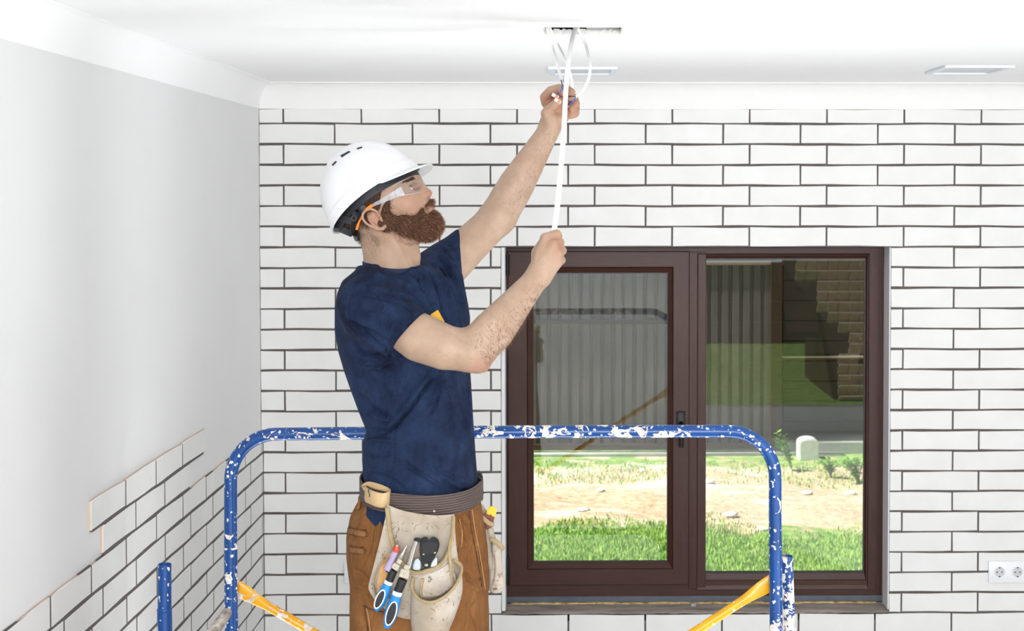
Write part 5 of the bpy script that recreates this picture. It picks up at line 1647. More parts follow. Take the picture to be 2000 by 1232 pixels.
for poly in (((681, 1031), (716, 1038), (715, 1048), (682, 1043)), ((684, 1068), (711, 1071), (711, 1081), (684, 1078))):
    w_ = patch('pocket_welt', poly, .003, duck2.m, trous, [Ttree], .001, 5)
    (x0, y0), (x1, y1), (x2, y2), (x3, y3) = poly
    seam([(x0 + 1, y0 - 3), ((x0 + x1) / 2, (y0 + y1) / 2 + 1), (x1, y1 - 4)], .0014, darkbrown, 'pocket_opening', trous)
    seam([(x0, y0), (x1, y1), (x2, y2), (x3, y3), (x0, y0)], .0009, darkbrown, 'pocket_stitching', trous)
seam([(706, 972), (705, 985), (702, 996)], .004, duck2.m, 'belt_loop', trous, lift=.004)
seam([(710, 1183), (735, 1193), (765, 1196), (805, 1204)], .0014, darkbrown, 'pocket_opening', trous)
seam([(712, 1187), (716, 1210), (720, 1250)], .0010, darkbrown, 'pocket_stitching', trous)
seam([(716, 1187), (721, 1210), (725, 1250)], .0010, stitch, 'pocket_stitching', trous)
for pts, mt in (([(921, 995), (928, 1040), (938, 1090), (947, 1150)], stitch), ([(916, 998), (922, 1040), (932, 1090), (941, 1146)], darkbrown), ([(897, 1012), (902, 1040), (901, 1068)], stitch)):
    o = seam(pts, .0012, mt, 'side_stitching', trous)
# boots on the platform
boot_m = plain('brown_boot', '#4a3526', .6, bump=.001)
for s, (xx, dy) in enumerate(((xa_ - .04, -.085), (xb_ + .05, .085))):
    BT = Field((xx - .12, YM + dy - .07, zpl - .005), (xx + .25, YM + dy + .07, zpl + .20), .004)
    BT.limb([(xx, YM + dy, zpl + .16), (xx, YM + dy, zpl + .06)], [.05, .05], k=.02); BT.limb([(xx, YM + dy, zpl + .045), (xx + .10, YM + dy, zpl + .042), (xx + .17, YM + dy, zpl + .036)], [.044, .043, .040], k=.03)
    BT.cut((0, 0, zpl + .002), (0, 0, -1)); v_, q_ = BT.mesh()
    obj('boot', to_mesh('boot', v_, q_), boot_m, person)

# ------------------------------------------------------------------ hard hat
def mesh_grid(rows, closed_u=False, mi=0, bmx=None):
    bmx = bmx or bmesh.new()
    G = [[bmx.verts.new(p) for p in r] for r in rows]
    n = len(rows[0])
    for i in range(len(rows) - 1):
        for j in range(n if closed_u else n - 1):
            k = (j + 1) % n
            try: bmx.faces.new((G[i][j], G[i][k], G[i + 1][k], G[i + 1][j])).material_index = mi
            except ValueError: pass
    return bmx, G
def thick(bmx, t):
    bmesh.ops.recalc_face_normals(bmx, faces=bmx.faces)
    bmesh.ops.solidify(bmx, geom=bmx.faces, thickness=t)
    return bmx
def band(pts, ups, w, th, closed=False):
    "flat strap: pts centre line, ups = width direction per point, w full width, th thickness"
    n = len(pts); bmx = bmesh.new(); R_ = []
    for i in range(n):
        a = Vector(pts[(i - 1) % n if closed else max(i - 1, 0)]); b = Vector(pts[(i + 1) % n if closed else min(i + 1, n - 1)])
        t = (b - a).normalized(); u = Vector(ups[i] if isinstance(ups, list) else ups); u = (u - t * u.dot(t)).normalized(); o = t.cross(u)
        ww = (w[i] if isinstance(w, list) else w) / 2; p = Vector(pts[i])
        R_.append([bmx.verts.new(p + u * (ww * a_) + o * (th / 2 * b_)) for a_, b_ in ((-1, -.6), (-.94, -1), (.94, -1), (1, -.6), (1, .6), (.94, 1), (-.94, 1), (-1, .6))])
    for i in range(n if closed else n - 1):
        A, B_ = R_[i], R_[(i + 1) % n]
        for k in range(8): bmx.faces.new((A[k], A[(k + 1) % 8], B_[(k + 1) % 8], B_[k]))
    if not closed: bmx.faces.new(R_[0][::-1]); bmx.faces.new(R_[-1])
    bmesh.ops.recalc_face_normals(bmx, faces=bmx.faces)
    return bmx

KP = 3.5 / FPX
HO = Hm(735, 392)
ta_ = math.radians(36.5)
H1 = (HF * math.cos(ta_) + HZ * math.sin(ta_)).normalized(); H2 = (HZ * math.cos(ta_) - HF * math.sin(ta_)).normalized()
def hp(s, t, l=0): return HO + H1 * (s * KP) + H2 * (t * KP) + HL * (l * KP)
hat = thing('hard_hat', 'white vented hard hat with black inner band on the worker\'s head', 'hard hat', hp(0, 10))
def rim_t(ph):
    c = math.cos(ph); return 11 * math.sin(ph) ** 2 + (3.5 * c if c > 0 else 1 * c)
def dome(ph, v, off=0):
    t0 = rim_t(ph); t = t0 + (119 - t0) * math.sin(v * math.pi / 2)
    tt = t / 119
    k = math.sqrt(max(0, 1 - tt * tt)); a = 103 if math.cos(ph) > 0 else 101; b = 91
    c, s = abs(math.cos(ph)), abs(math.sin(ph))
    r = 1 / ((c / a) ** 2.15 + (s / b) ** 2.15) ** (1 / 2.15)
    st = (t - t0)
    # step above the rim
    stp = 2.6 * (1 - 1 / (1 + math.exp(-(st - 20) / .6)))
    x = 1 + r * k * math.cos(ph); y = r * k * math.sin(ph)
    # raised crown band fading towards the rim
    w = 1 / (1 + math.exp((abs(y) - 29) / 1.6)) * min(1, max(0, (t - 30) / 40))
    nrm = Vector((x / a, y / b, t / 119)).normalized()
    q = (stp + 2.6 * w - off)
    return hp(x + nrm.x * q, t + nrm.z * q, y + nrm.y * q)
NPH, NV = 120, 72
rows_ = []
# brim / flange rings first, from the outer lip inwards
def brimlen(ph):
    c = math.cos(ph); return 2.2 + 21 * max(0, min(1, (c - .45) / .45)) ** .7 * 1.0 if c > .45 else 2.2
for f in (1.0, .75, .5, .25):
    r_ = []
    for j in range(NPH):
        ph = 2 * math.pi * j / NPH; L_ = brimlen(ph); base = dome(ph, 0)
        out = Vector((math.cos(ph), math.sin(ph), 0)); drop = (-.38 * L_ - 1.2) * f ** 1.2 if L_ > 3 else -1.2 * f
        side = abs(math.sin(ph)) * L_ * .25 if L_ > 3 else 0
        r_.append(base + H1 * (out.x * L_ * f * KP) + HL * (out.y * L_ * f * .7 * KP) + H2 * ((drop - side * f) * KP))
    rows_.append(r_)
for i in range(NV):
    rows_.append([dome(2 * math.pi * j / NPH, i / (NV - 1) * .995) for j in range(NPH)])
bmx, G = mesh_grid(rows_, closed_u=True)
bmx.faces.new(G[-1])
thick(bmx, .0026)
hatm = NT('white_shell'); hatm.col(lin('#dfe0e2')); hatm.set(Roughness=.28, **{'Coat Weight': .3, 'Coat Roughness': .1})
shell = obj('shell', bmx, hatm.m, hat, smooth=True, auto=50)
# black liner just inside the shell
rows_ = [[dome(2 * math.pi * j / 64, .03 + .9 * i / 16, 6.5) for j in range(64)] for i in range(17)]
bmx, G = mesh_grid(rows_, closed_u=True); thick(bmx, .001)
obj('liner', bmx, M['black_plastic'], hat, smooth=True)
# head band round the brow, lower nape strap with ratchet plate
def ringpt(ph, t, a=91, b=72, c0=0): return hp(c0 + a * math.cos(ph), t, b * math.sin(ph))
pts_ = [ringpt(2 * math.pi * k / 48, 0 + 6 * math.sin(2 * math.pi * k / 48) ** 2 - 1, 95, 76, 3) for k in range(48)]
hb_ = plain('black_band', '#1b1c22', .45, var=.15, bump=.0005, bscale=300)
obj('head_band', band(pts_, H2, 17 * KP, .003, closed=True), hb_, hat, smooth=True, auto=40)
nap = [(719, 399, -.082), (708, 414, -.082), (703, 428, -.078), (700, 444, -.062), (697, 455, -.04), (692, 458, -.018), (689, 459, 0.0), (694, 458, .03), (703, 450, .06), (712, 430, .078), (722, 410, .082)]
pts_, ups_, ws_ = [], [], []
for (x, y, l) in spline(nap, 5):
    pts_.append(Hm(x, y, l) if l > 0 else Hn(x, y, l)[0]); ups_.append((H2 * .35 + H1 * .95) if l < -.05 else (H2 * .9 + H1 * .2)); ws_.append((15 + 11 * (1 if -.075 < l < .02 else .3)) * KP)
obj('nape_strap', band(pts_, ups_, ws_, .0035), hb_, hat, smooth=True, auto=40)
c_ = Hn(701, 425, -.086)[0]
bmx = bmesh.new(); add_lathe(bmx, [(.0040, -.001), (.0042, .002), (.0062, .0026), (.0072, .001), (.0072, -.001)], Matrix.Translation(c_) @ Matrix.Rotation(math.pi / 2, 4, 'X'), 24)
obj('strap_rivet', bmx, plain('bronze_eyelet', '#3c3630', .4), hat, smooth=True)
# radial straps from the band up into the shell
for (x0, y0, l0, x1, y1, l1) in ((719, 400, -.080, 690, 388, -.088), (700, 432, -.076, 668, 424, -.072), (745, 376, -.083, 738, 362, -.090), (690, 457, -.02, 666, 446, -.03)):
    a_, b_ = Hn(x0, y0, l0)[0], Hn(x1, y1, l1)[0]
    obj('strap', band([a_, a_.lerp(b_, .5) + HL * -.003, b_], H1, .016, .0022), hb_, hat, smooth=True, auto=40)
# vents
sh_v = np.array([v.co[:] for v in shell.data.vertices]); sh_f = [tuple(f.vertices) for f in shell.data.polygons]
HT = BVHTree.FromPolygons([tuple(v) for v in sh_v], sh_f)
ventm = plain('vent_dark', '#16181c', .6)
for poly in (((697, 290.2), (707, 287), (707.6, 288.6), (698, 292)), ((665, 304.5), (682, 295.5), (684.5, 297), (668, 307.5)), ((648.5, 322.5), (656, 315), (658, 316.2), (650.5, 324))):
    bmx = bmesh.new(); vs = [bmx.verts.new(onto(x, y, [HT], .0016)) for x, y in poly]; f = bmx.faces.new(vs)
    vs2 = [bmx.verts.new(onto(x, y, [HT], -.002)) for x, y in poly]; bmx.faces.new(vs2[::-1])
    for i in range(4): bmx.faces.new((vs[i], vs[(i + 1) % 4], vs2[(i + 1) % 4], vs2[i]))
    bmesh.ops.recalc_face_normals(bmx, faces=bmx.faces)
    obj('vent', bmx, ventm, hat)

# ------------------------------------------------------------------ safety glasses
G0 = Hm(790, 374)
gls = thing('safety_glasses', 'clear wraparound safety glasses with orange ear tips on the worker', 'glasses', G0)
cm = NT('clear_lens'); cm.t.nodes.remove(cm.b)
fr2 = cm.n('ShaderNodeLayerWeight'); fr2.inputs['Blend'].default_value = .3; frx = cm.math('ADD', cm.math('MULTIPLY', cm.math('POWER', fr2.outputs['Facing'], 3.0), .55), .035)
t2 = cm.n('ShaderNodeBsdfTransparent'); t2.inputs[0].default_value = (0.97, .975, .985, 1)
g2_ = cm.n('ShaderNodeBsdfGlossy'); g2_.inputs['Roughness'].default_value = .03
m2 = cm.n('ShaderNodeMixShader'); cm.l(frx, m2.inputs[0]); cm.l(t2.outputs[0], m2.inputs[1]); cm.l(g2_.outputs[0], m2.inputs[2]); cm.l(m2.outputs[0], cm.out.inputs[0])
GF = (HFWD + HUP * -.05).normalized(); GU = HUP
def gp(u, v):
    "u -1..1 round the face, v -1..1 height"
    a = u * math.pi / 2
    f = .050 * math.cos(a) ** .8 if abs(u) < 1 else 0; l = .071 * math.sin(a) if abs(u) < 1 else .071 * u
    h = .019 * (1 - .35 * abs(u) ** 3)
    dn_ = h * (1 - .55 * math.exp(-(u / .16) ** 2)) if v < 0 else h
    return G0 + GF * (f - .004 * abs(v) ** 2) + HL * l + GU * (v * dn_)
rows_ = [[gp(-1 + 2 * i / 40, -1 + 2 * j / 10) for j in range(11)] for i in range(41)]
bmx, _ = mesh_grid(rows_); thick(bmx, .0018)
obj('lens', bmx, cm.m, gls, smooth=True, auto=50)
edge_m = NT('lens_edge'); edge_m.col(lin('#dfe4ea')); edge_m.set(Roughness=.2, Alpha=.4)
for v in (-1, 1):
    obj('lens_rim', tube([gp(-1 + 2 * i / 40, v) for i in range(41)], .0009, seg=6), edge_m.m, gls, smooth=True)
tmp_m = NT('clear_temple'); tmp_m.col(lin('#e6ebf2')); tmp_m.set(Roughness=.12, Alpha=.24, **{'Specular IOR Level': .8})
orange = plain('orange_tip', '#f07f26', .5)
for s in (-1, 1):
    def tp(x, y, l):
        return Hn(x, y, -abs(l))[0 if s < 0 else 1]
    pts_ = [tp(795, 372, .073), tp(775, 382, .079), tp(755, 392, .082), tp(736, 401, .083)]
    obj('temple', band(pts_, GU, [.020, .015, .010, .006], .0022), tmp_m.m, gls, smooth=True, auto=40)
    bmx = bmesh.new()
    for (x, y) in ((783, 371), (786, 384)): pass
    obj('hinge_block', band([tp(789, 375, .075), tp(782, 379, .077)], GU, [.017, .016], .005), tmp_m.m, gls, smooth=True, auto=40)
    pts_ = [tp(737, 400, .084), tp(727, 407, .085), tp(719, 414, .083), tp(714, 424, .080), tp(708, 437, .078), tp(705, 447, .076)]
    bmx = bmesh.new(); add_tube(bmx, spline(pts_, 5), [.0042] * 8 + [.0016] * 8 + [.0024] * 4 + [.0032] * 6, seg=10); bmesh.ops.recalc_face_normals(bmx, faces=bmx.faces)
    obj('ear_tip', bmx, orange, gls, smooth=True)['label'] = 'orange ear tip'

# ------------------------------------------------------------------ tool belt with canvas pouches
belt_m = NT('ribbed_webbing')
bw = belt_m.n('ShaderNodeTexWave', wave_type='BANDS', bands_direction='Z'); bw.inputs['Scale'].default_value = 55; bw.inputs['Distortion'].default_value = .6
belt_m.l(belt_m.scaled(belt_m.coord('Object'), (1, 1, 1)), bw.inputs['Vector'])
belt_m.col(belt_m.mix(bw.outputs['Fac'], lin('#3d322d'), lin('#655650'))); belt_m.set(Roughness=.7); belt_m.bump(bw.outputs['Fac'], .002, .8)
canvas = NT('stained_canvas'); cn1 = canvas.noise(18, 5, .6); cn2 = canvas.noise(55, 5, .7, dist=1.5); cn3 = canvas.noise(7, 3)
cc = canvas.mix(canvas.rampv(cn1, .35, .7), lin('#b8ada0'), lin('#d0c8bc'))
cc = canvas.mix(canvas.rampv(cn3, .4, .62, 0, .9), cc, lin('#9c8c76'))
cc = canvas.mix(canvas.math('MULTIPLY', canvas.math('GREATER_THAN', cn2, .61), .8), cc, lin('#57493c'))
canvas.col(cc); canvas.set(Roughness=.9); canvas.bump(canvas.noise(900, 2), .0006, .8)
bind = plain('canvas_binding', '#a5906c', .9, var=.12, nscale=60, bump=.001, bscale=500)
leather = plain('tan_leather', '#c0a378', .6, var=.08, nscale=40, bump=.0005)
wpt = P(830, 1000, YM - .18)
tb = thing('tool_belt', 'grey-brown webbing tool belt with stained canvas pouches around the worker\'s hips', 'tool belt', P(826, 960, YM))
zL, zR, zN, zFa = Q(716, 938).z, Q(938, 957).z, Q(840, 985, -.17).z, Q(826, 936, .17).z
zc_ = (zL + zR) / 2
ra_ = trow(955, 710, 939, .171, yaw=-8)
def beltpt(ph, lift=0, dz=0):
    c, s = math.cos(ph), math.sin(ph); n = 2.3
    a, b = ra_[3] + lift, ra_[4] + lift
    r = 1 / ((abs(c) / a) ** n + (abs(s) / b) ** n) ** (1 / n)
    u, v = r * c, r * s; t = math.radians(-8)
    z = zc_ + (zR - zL) / 2 * c + ((zN - zc_) * -s if s < 0 else (zFa - zc_) * s)
    return Vector((ra_[1] + u * math.cos(t) - v * math.sin(t), ra_[2] + u * math.sin(t) + v * math.cos(t), z + dz))
NB = 96
obj('strap', band([beltpt(2 * math.pi * k / NB) for k in range(NB)], Vector((0, 0, 1)), .046, .005, closed=True), belt_m.m, tb, smooth=True, auto=40)
bmx = bmesh.new(); c_ = onto(879, 1003, [], 0) if False else beltpt(-1.18, .003, -.012)
bmesh.ops.create_uvsphere(bmx, u_segments=12, v_segments=8, radius=.0026, matrix=Matrix.Translation(c_)); obj('rivet', bmx, plain('rivet', '#e0d8d0', .3, metal=.5), tb, smooth=True)
# leather loop with the stamped marks
def sheet(name, grid, mt, par, th=.0022, nu=6, nv=6, label=None, ret=False):
    "smooth cloth sheet through a grid of (px,py,dy) control points"
    g1 = [spline(r, nu) for r in grid]
    cols = [spline([g1[i][j] for i in range(len(g1))], nv) for j in range(len(g1[0]))]
    rows_ = [[Q(*p) for p in c] for c in cols]
    bmx, _ = mesh_grid(rows_); thick(bmx, th)
    o = obj(name, bmx, mt, par, smooth=True, auto=60)
    if label: o['label'] = label
    return (o, rows_) if ret else o
def rimtube(name, pts, mt, par, w=4.2, th=.0022, n=6, label=None):
    pp_ = [Q(*p) for p in spline(pts, n)]
    bmx = bmesh.new(); add_tube(bmx, pp_, w * KP, seg=10, r2=w * KP * .55, nrm=None); bmesh.ops.recalc_face_normals(bmx, faces=bmx.faces)
    o = obj(name, bmx, mt, par, smooth=True)
    if label: o['label'] = label
    return o
lc = [(713, 946), (716, 952), (730, 958), (746, 961), (757, 958), (761, 953), (753, 948), (735, 942), (720, 940)]
ld = [-.112, -.142, -.170, -.178, -.172, -.158, -.146, -.135, -.118]
pts_ = [Q(x, y + 14 + (x - 712) * .06, d) for (x, y), d in zip(lc, ld)]
pc = spline([tuple(p) for p in pts_ + [pts_[0]]], 5)
lo_ = obj('leather_loop', band([Vector(p) for p in pc[:-1]], Vector((.05, 0, 1)), 27 * KP, .0032, closed=True), leather, tb, smooth=True, auto=40)
lo_['label'] = 'pale leather loop with two black stamped marks'
inkm = plain('ink', '#1b1714', .8)
dg = bpy.context.evaluated_depsgraph_get()
def text(name, s, loc, xdir, up, size, mt, par, ext=.0004, flipz=False):
    cu = bpy.data.curves.new(name, 'FONT'); cu.body = s; cu.size = size; cu.extrude = ext; cu.align_x = 'CENTER'; cu.align_y = 'CENTER'; cu.offset = size * .02
    to = bpy.data.objects.new(name, cu); C.objects.link(to); bpy.context.view_layer.update()
    me = bpy.data.meshes.new_from_object(to.evaluated_get(bpy.context.evaluated_depsgraph_get()))
    bpy.data.objects.remove(to)
    X_, U_ = Vector(xdir).normalized(), Vector(up).normalized(); N_ = X_.cross(U_); U_ = N_.cross(X_)
    Mx = Matrix(((X_.x, U_.x, N_.x, loc[0]), (X_.y, U_.y, N_.y, loc[1]), (X_.z, U_.z, N_.z, loc[2]), (0, 0, 0, 1)))
    me.transform(Mx); me.materials.clear()
    return obj(name, me, mt, par)
lt = BVHTree.FromPolygons([tuple(v.co) for v in lo_.data.vertices], [tuple(f.vertices) for f in lo_.data.polygons])
ldir = (Q(730, 960, -.17) - Q(716, 955, -.142)).normalized(); 
for (ch, x, y) in (('E', 720.5, 959), ('3', 722, 967)):
    text('stamped_mark', ch, onto(x, y, [lt], .0006), (Vector((ldir.x, ldir.y, 0))), (0, 0, 1), .0105, inkm, lo_)
# pouch: back panel, front pocket with U shaped mouth, lower pocket
sheet('back_panel', [
    [(756, 985, -.180), (785, 996, -.184), (820, 1003, -.184), (852, 1006, -.182), (887, 1004, -.170)],
    [(752, 1040, -.186), (785, 1045, -.186), (820, 1050, -.186), (855, 1050, -.184), (882, 1050, -.172)],
    [(738, 1085, -.190), (770, 1095, -.192), (805, 1105, -.192), (845, 1105, -.190), (884, 1090, -.178)],
    [(726, 1130, -.188), (760, 1140, -.194), (800, 1150, -.196), (850, 1150, -.194), (892, 1130, -.182)],
    [(727, 1160, -.186), (752, 1182, -.192), (785, 1198, -.196), (850, 1205, -.194), (890, 1180, -.182)]], canvas.m, tb, label='stained off-white canvas back panel')
top_ = [(756, 996, -.188), (763, 1045, -.196), (776, 1086, -.208), (804, 1117, -.220), (836, 1113, -.222), (862, 1100, -.214), (879, 1068, -.196), (886, 1008, -.180)]
mid_ = [(740, 1070, -.196), (741, 1105, -.204), (758, 1140, -.214), (800, 1162, -.224), (840, 1162, -.226), (872, 1145, -.214), (888, 1110, -.196), (889, 1060, -.182)]
bot_ = [(722, 1140, -.190), (723, 1155, -.196), (742, 1180, -.202), (778, 1203, -.206), (812, 1208, -.206), (862, 1206, -.202), (892, 1178, -.192), (896, 1110, -.180)]
sheet('front_pocket', [top_, mid_, bot_], canvas.m, tb, label='off-white canvas front pocket with a U-shaped mouth')
rimtube('pocket_binding', [(756, 990, -.190)] + [(x, y, d - .003) for x, y, d in top_[1:-1]] + [(884, 1035, -.192), (885, 1008, -.186)], bind, tb, 5.0)
# folds on the front pocket
rimtube('seam_fold', [(826, 1130, -.233), (822, 1150, -.233), (823, 1168, -.232)], bind, tb, 3.2)
# left leather sleeve
sheet('leather_sleeve', [[(751, 1086, -.212), (764, 1080, -.216)], [(741, 1120, -.220), (757, 1118, -.224)], [(737, 1150, -.218), (756, 1158, -.224)], [(744, 1172, -.214), (772, 1185, -.218)]], plain('orange_leather', '#c9985f', .7, var=.15, nscale=50), tb, label='tan leather tool sleeve')
rimtube('pocket_binding', [(748, 1090, -.218), (752, 1085, -.220), (757, 1090, -.220), (744, 1100, -.220), (734, 1118, -.216), (729, 1142, -.212), (735, 1165, -.212), (750, 1185, -.214)], bind, tb, 3.4)
# lower right pocket
t2_ = [(808, 1128, -.222), (805, 1148, -.238), (818, 1169, -.258), (840, 1176, -.266), (864, 1168, -.262), (886, 1148, -.244), (900, 1120, -.218), (899, 1104, -.204), (885, 1094, -.196)]
m2_ = [(803, 1180, -.214), (802, 1195, -.236), (815, 1215, -.258), (838, 1222, -.270), (862, 1212, -.264), (886, 1190, -.244), (902, 1160, -.214), (901, 1140, -.200), (893, 1130, -.192)]
b2_ = [(804, 1235, -.206), (806, 1245, -.224), (815, 1262, -.244), (836, 1270, -.252), (856, 1264, -.246), (872, 1240, -.228), (888, 1205, -.204), (892, 1185, -.196), (890, 1170, -.190)]
sheet('lower_pocket', [t2_, m2_, b2_], canvas.m, tb, label='bulging lower canvas pocket, open at the top')
rimtube('pocket_binding', [(x, y, d - .002) for x, y, d in t2_], bind, tb, 5.2)
rimtube('pocket_binding', [(886, 1035, -.190), (878, 1068, -.200), (879, 1092, -.212), (882, 1120, -.212), (886, 1142, -.216)], bind, tb, 3.6)
sheet('inner_panel', [[(812, 1124, -.222), (830, 1122, -.226), (858, 1112, -.222), (880, 1096, -.206)], [(808, 1160, -.226), (830, 1165, -.230), (862, 1160, -.226), (892, 1135, -.208)]], canvas.m, tb)
# far-side bag seen beyond the trousers
FB = Field(Q(915, 1180, -.06) - Vector((0, .02, .03)), Q(1000, 980, .14) + Vector((.02, .02, .02)), .003)
FB.limb([Q(944, 1012, .06), Q(953, 1050, .055), Q(960, 1090, .05), Q(968, 1140, .045)], [R(15), R(15), R(17), R(18)], k=.01, flat=((0, 1, 0), .7) if False else None)
FB.limb([Q(968, 1066, .03), Q(968, 1100, .03), Q(971, 1136, .03)], [R(11), R(13), R(15)], k=.008)
FB.limb([Q(938, 990, .07), Q(945, 1015, .06)], [R(8), R(12)], k=.01)
FB.cut(Q(950, 1012, .05), (.45, 0, 1)) if False else None
v_, q_ = FB.mesh(smooth=1)
v_ = strokes(v_, q_, [([(948, 1020), (955, 1060), (960, 1120)], 3, -.006), ([(940, 1015), (950, 1060), (955, 1110)], 2.5, .004), ([(962, 1075), (964, 1110), (960, 1140)], 2.5, -.005), ([(960, 1142), (972, 1147), (982, 1142)], 2, -.003)])
v_ = wobble(v_, q_, .0015, (60, 120), 4)
obj('side_bag', to_mesh('side_bag', v_, q_), canvas.m, tb)['label'] = 'off-white canvas side bag beyond the trousers'
rimtube('pocket_binding', [(934, 1003, .03), (944, 1012, .025), (955, 1021, .025), (964, 1024, .03)], bind, tb, 5)
rimtube('pocket_binding', [(959, 1052, .01), (967, 1056, .008), (976, 1063, .01), (983, 1072, .02)], bind, tb, 5)

# ------------------------------------------------------------------ tools
def pxv(a, b): return (b[0] - a[0], b[1] - a[1])
def oriented(path, widths, dy, depth, name, mt, par, seg=16, n=8):
    "rounded solid along a px path; widths are half widths in px, depth half thickness in m"
    sp = spline([(x, y, d, w) for (x, y), w, d in zip(path, widths, dy if isinstance(dy, list) else [dy] * len(path))], n)
    pts_ = [Q(x, y, d) for x, y, d, w in sp]
    bmx = bmesh.new(); add_tube(bmx, pts_, [max(w, .2) * KP for *_, w in sp], seg=seg, r2=[depth * min(1, max(w, .2) / max(widths)) ** .5 for *_, w in sp], nrm=(1, 0, .3))
    bmesh.ops.recalc_face_normals(bmx, faces=bmx.faces)
    return obj(name, bmx, mt, par, smooth=True, auto=60)
def flat(name, poly, d0, d1, mt, par, bev=.0008, smooth=False):
    bmx = bmesh.new(); add_prism(bmx, poly, d0, d1, lambda u, v, d: Q(u, v, d)); bmesh.ops.recalc_face_normals(bmx, faces=bmx.faces)
    if bev: bmesh.ops.bevel(bmx, geom=list(bmx.edges), offset=bev, segments=2, affect='EDGES')
    return obj(name, bmx, mt, par, smooth=True, auto=35)
def disc(c, u, w, h, n=28):
    "ellipse polygon in px: centre, long axis direction, half length, half width"
    L_ = math.hypot(*u); ux, uy = u[0] / L_, u[1] / L_
    return [(c[0] + ux * h * math.cos(a) - uy * w * math.sin(a), c[1] + uy * h * math.cos(a) + ux * w * math.sin(a)) for a in [2 * math.pi * k / n for k in range(n)]]
bl_grip = plain('bright_blue_grip', '#0f7cc4', .35, var=.03); wh_rub = plain('white_ring', '#f3f6f8', .4); bk_rub = plain('black_rubber', '#131317', .6, bump=.0004)
steel = plain('bright_steel', '#a8a49c', .25, metal=.75, var=.1); steel2 = plain('ivory_steel', '#b3aa98', .3, metal=.5, var=.05)
TD = -.246
def pliers(name, label, gt, gb, neck, jawpath, jawW, bracket, w, padc, padh, padw, dy=TD):
    t = thing('pliers', label, 'pliers', Q(padc[0], padc[1], dy), 'blue-handled pliers in the tool belt')
    ax = (gb[0] - gt[0], gb[1] - gt[1])
    m1 = (gt[0] + ax[0] * .35, gt[1] + ax[1] * .35); m2 = (gt[0] + ax[0] * .7, gt[1] + ax[1] * .7)
    oriented([gt, m1, m2, gb], [w * .72, w * .98, w * 1.0, w * .45], dy, .011, 'grip', bl_grip, t)['label'] = 'bright blue rubber grip'
    flat('grip_ring', disc(padc, ax, padw + 2.2, padh + 2.4), dy - .0118, dy - .004, wh_rub, t, .0006)
    flat('grip_pad', disc(padc, ax, padw, padh), dy - .0134, dy - .004, bk_rub, t, .001)['label'] = 'black oval grip pad'
    oriented([neck[0], gt], [w * .74, w * .70], dy + .001, .0085, 'neck', bk_rub, t)
    oriented([(gt[0] - ax[0] * .05, gt[1] - ax[1] * .05), (gt[0] + ax[0] * .06, gt[1] + ax[1] * .06)], [w * .76, w * .78], dy, .0098, 'collar', wh_rub, t)
    for poly in bracket: flat('bracket', poly, dy - .008, dy + .008, steel2, t, .0012)
    oriented(jawpath, jawW, dy + .001, .005, 'jaw', steel, t)
    bx0 = ((bracket[0][0][0] + bracket[0][2][0]) / 2, (bracket[0][0][1] + bracket[0][2][1]) / 2)
    oriented([(bx0[0] - .8, bx0[1] - 1), (bx0[0] + .8, bx0[1] + 1)], [2.2, 2.2], dy - .009, .0016, 'pivot_bolt', steel, t)
    return t
pliers('p', 'blue-handled pliers with a pointed jaw, the left pair in the belt pouch', (759, 1137), (735, 1191), [(769, 1113)], [(779, 1094), (785, 1083), (795, 1065)], [5.5, 5, 1.2],
       [[(764, 1108), (770, 1098), (781, 1104), (776, 1116)], [(773, 1098), (779, 1090), (786, 1094), (782, 1103)]], 10.2, (741.5, 1170), 18, 6.2)
pliers('p', 'blue-handled pliers with a long flat steel jaw, the right pair in the belt pouch', (776, 1158), (755, 1225), [(787, 1131)], [(797, 1108), (804, 1082), (812, 1056)], [4.8, 4.6, 4.6],
       [[(779, 1126), (784, 1110), (801, 1114), (797, 1130)], [(788, 1110), (791, 1102), (800, 1104), (799, 1114)]], 11.4, (764, 1198), 22.5, 7.8, TD - .004)
# short dark jaw block on top of the long jaw
flat('jaw_block', [(808, 1052), (812, 1049), (822, 1050), (819, 1060), (808, 1058)], TD - .004, TD + .006, M['black_plastic'], bpy.data.objects['pliers.001'] if 'pliers.001' in bpy.data.objects else None)
sd = thing('screwdriver', 'small screwdriver with clear lilac handle and red cap in the pouch', 'screwdriver', Q(765, 1090, TD))
lil = NT('lilac_clear'); lil.col(lin('#b9a8cc')); lil.set(Roughness=.12, Alpha=.75, **{'Coat Weight': .5})
oriented([(756, 1113), (761, 1102), (766, 1091), (772, 1076)], [6.8, 6.4, 5.6, 6.0], TD, .0075, 'handle', lil.m, sd)
oriented([(755.5, 1116), (757, 1112)], [2.5, 5], TD, .006, 'ferrule', M['black_plastic'], sd)
oriented([(772, 1077), (774, 1071), (775, 1066)], [6.2, 6.4, 4.5], TD, .0078, 'cap', plain('red_cap', '#b9402e', .35), sd)
oriented([(775, 1067.5), (775.4, 1064.8)], [3.2, 2], TD, .004, 'cap_button', plain('pale_green', '#d5e2da', .3), sd)
oriented([(763, 1104), (771, 1082)], [1.2, 1.2], TD, .0015, 'blade', steel, sd)
cr = thing('crimping_tool', 'black-headed wire stripping tool with white handles in the pouch', 'crimping tool', Q(838, 1080, -.2))
CD = -.214
flat('head', [(820, 1053), (828, 1048), (836, 1048.5), (838, 1055), (841, 1050), (846, 1047), (855, 1051), (859, 1061), (857, 1073), (851, 1085), (843, 1097), (838, 1109), (826, 1109), (822, 1093), (819, 1077)], CD - .009, CD + .009, M['black_plastic'], cr, .002)
flat('face_plate', [(824, 1060), (838, 1057), (853, 1060), (853, 1071), (846, 1080), (832, 1082), (824, 1078)], CD - .0105, CD - .006, plain('dark_plate', '#0b0b0d', .6), cr, .0012)
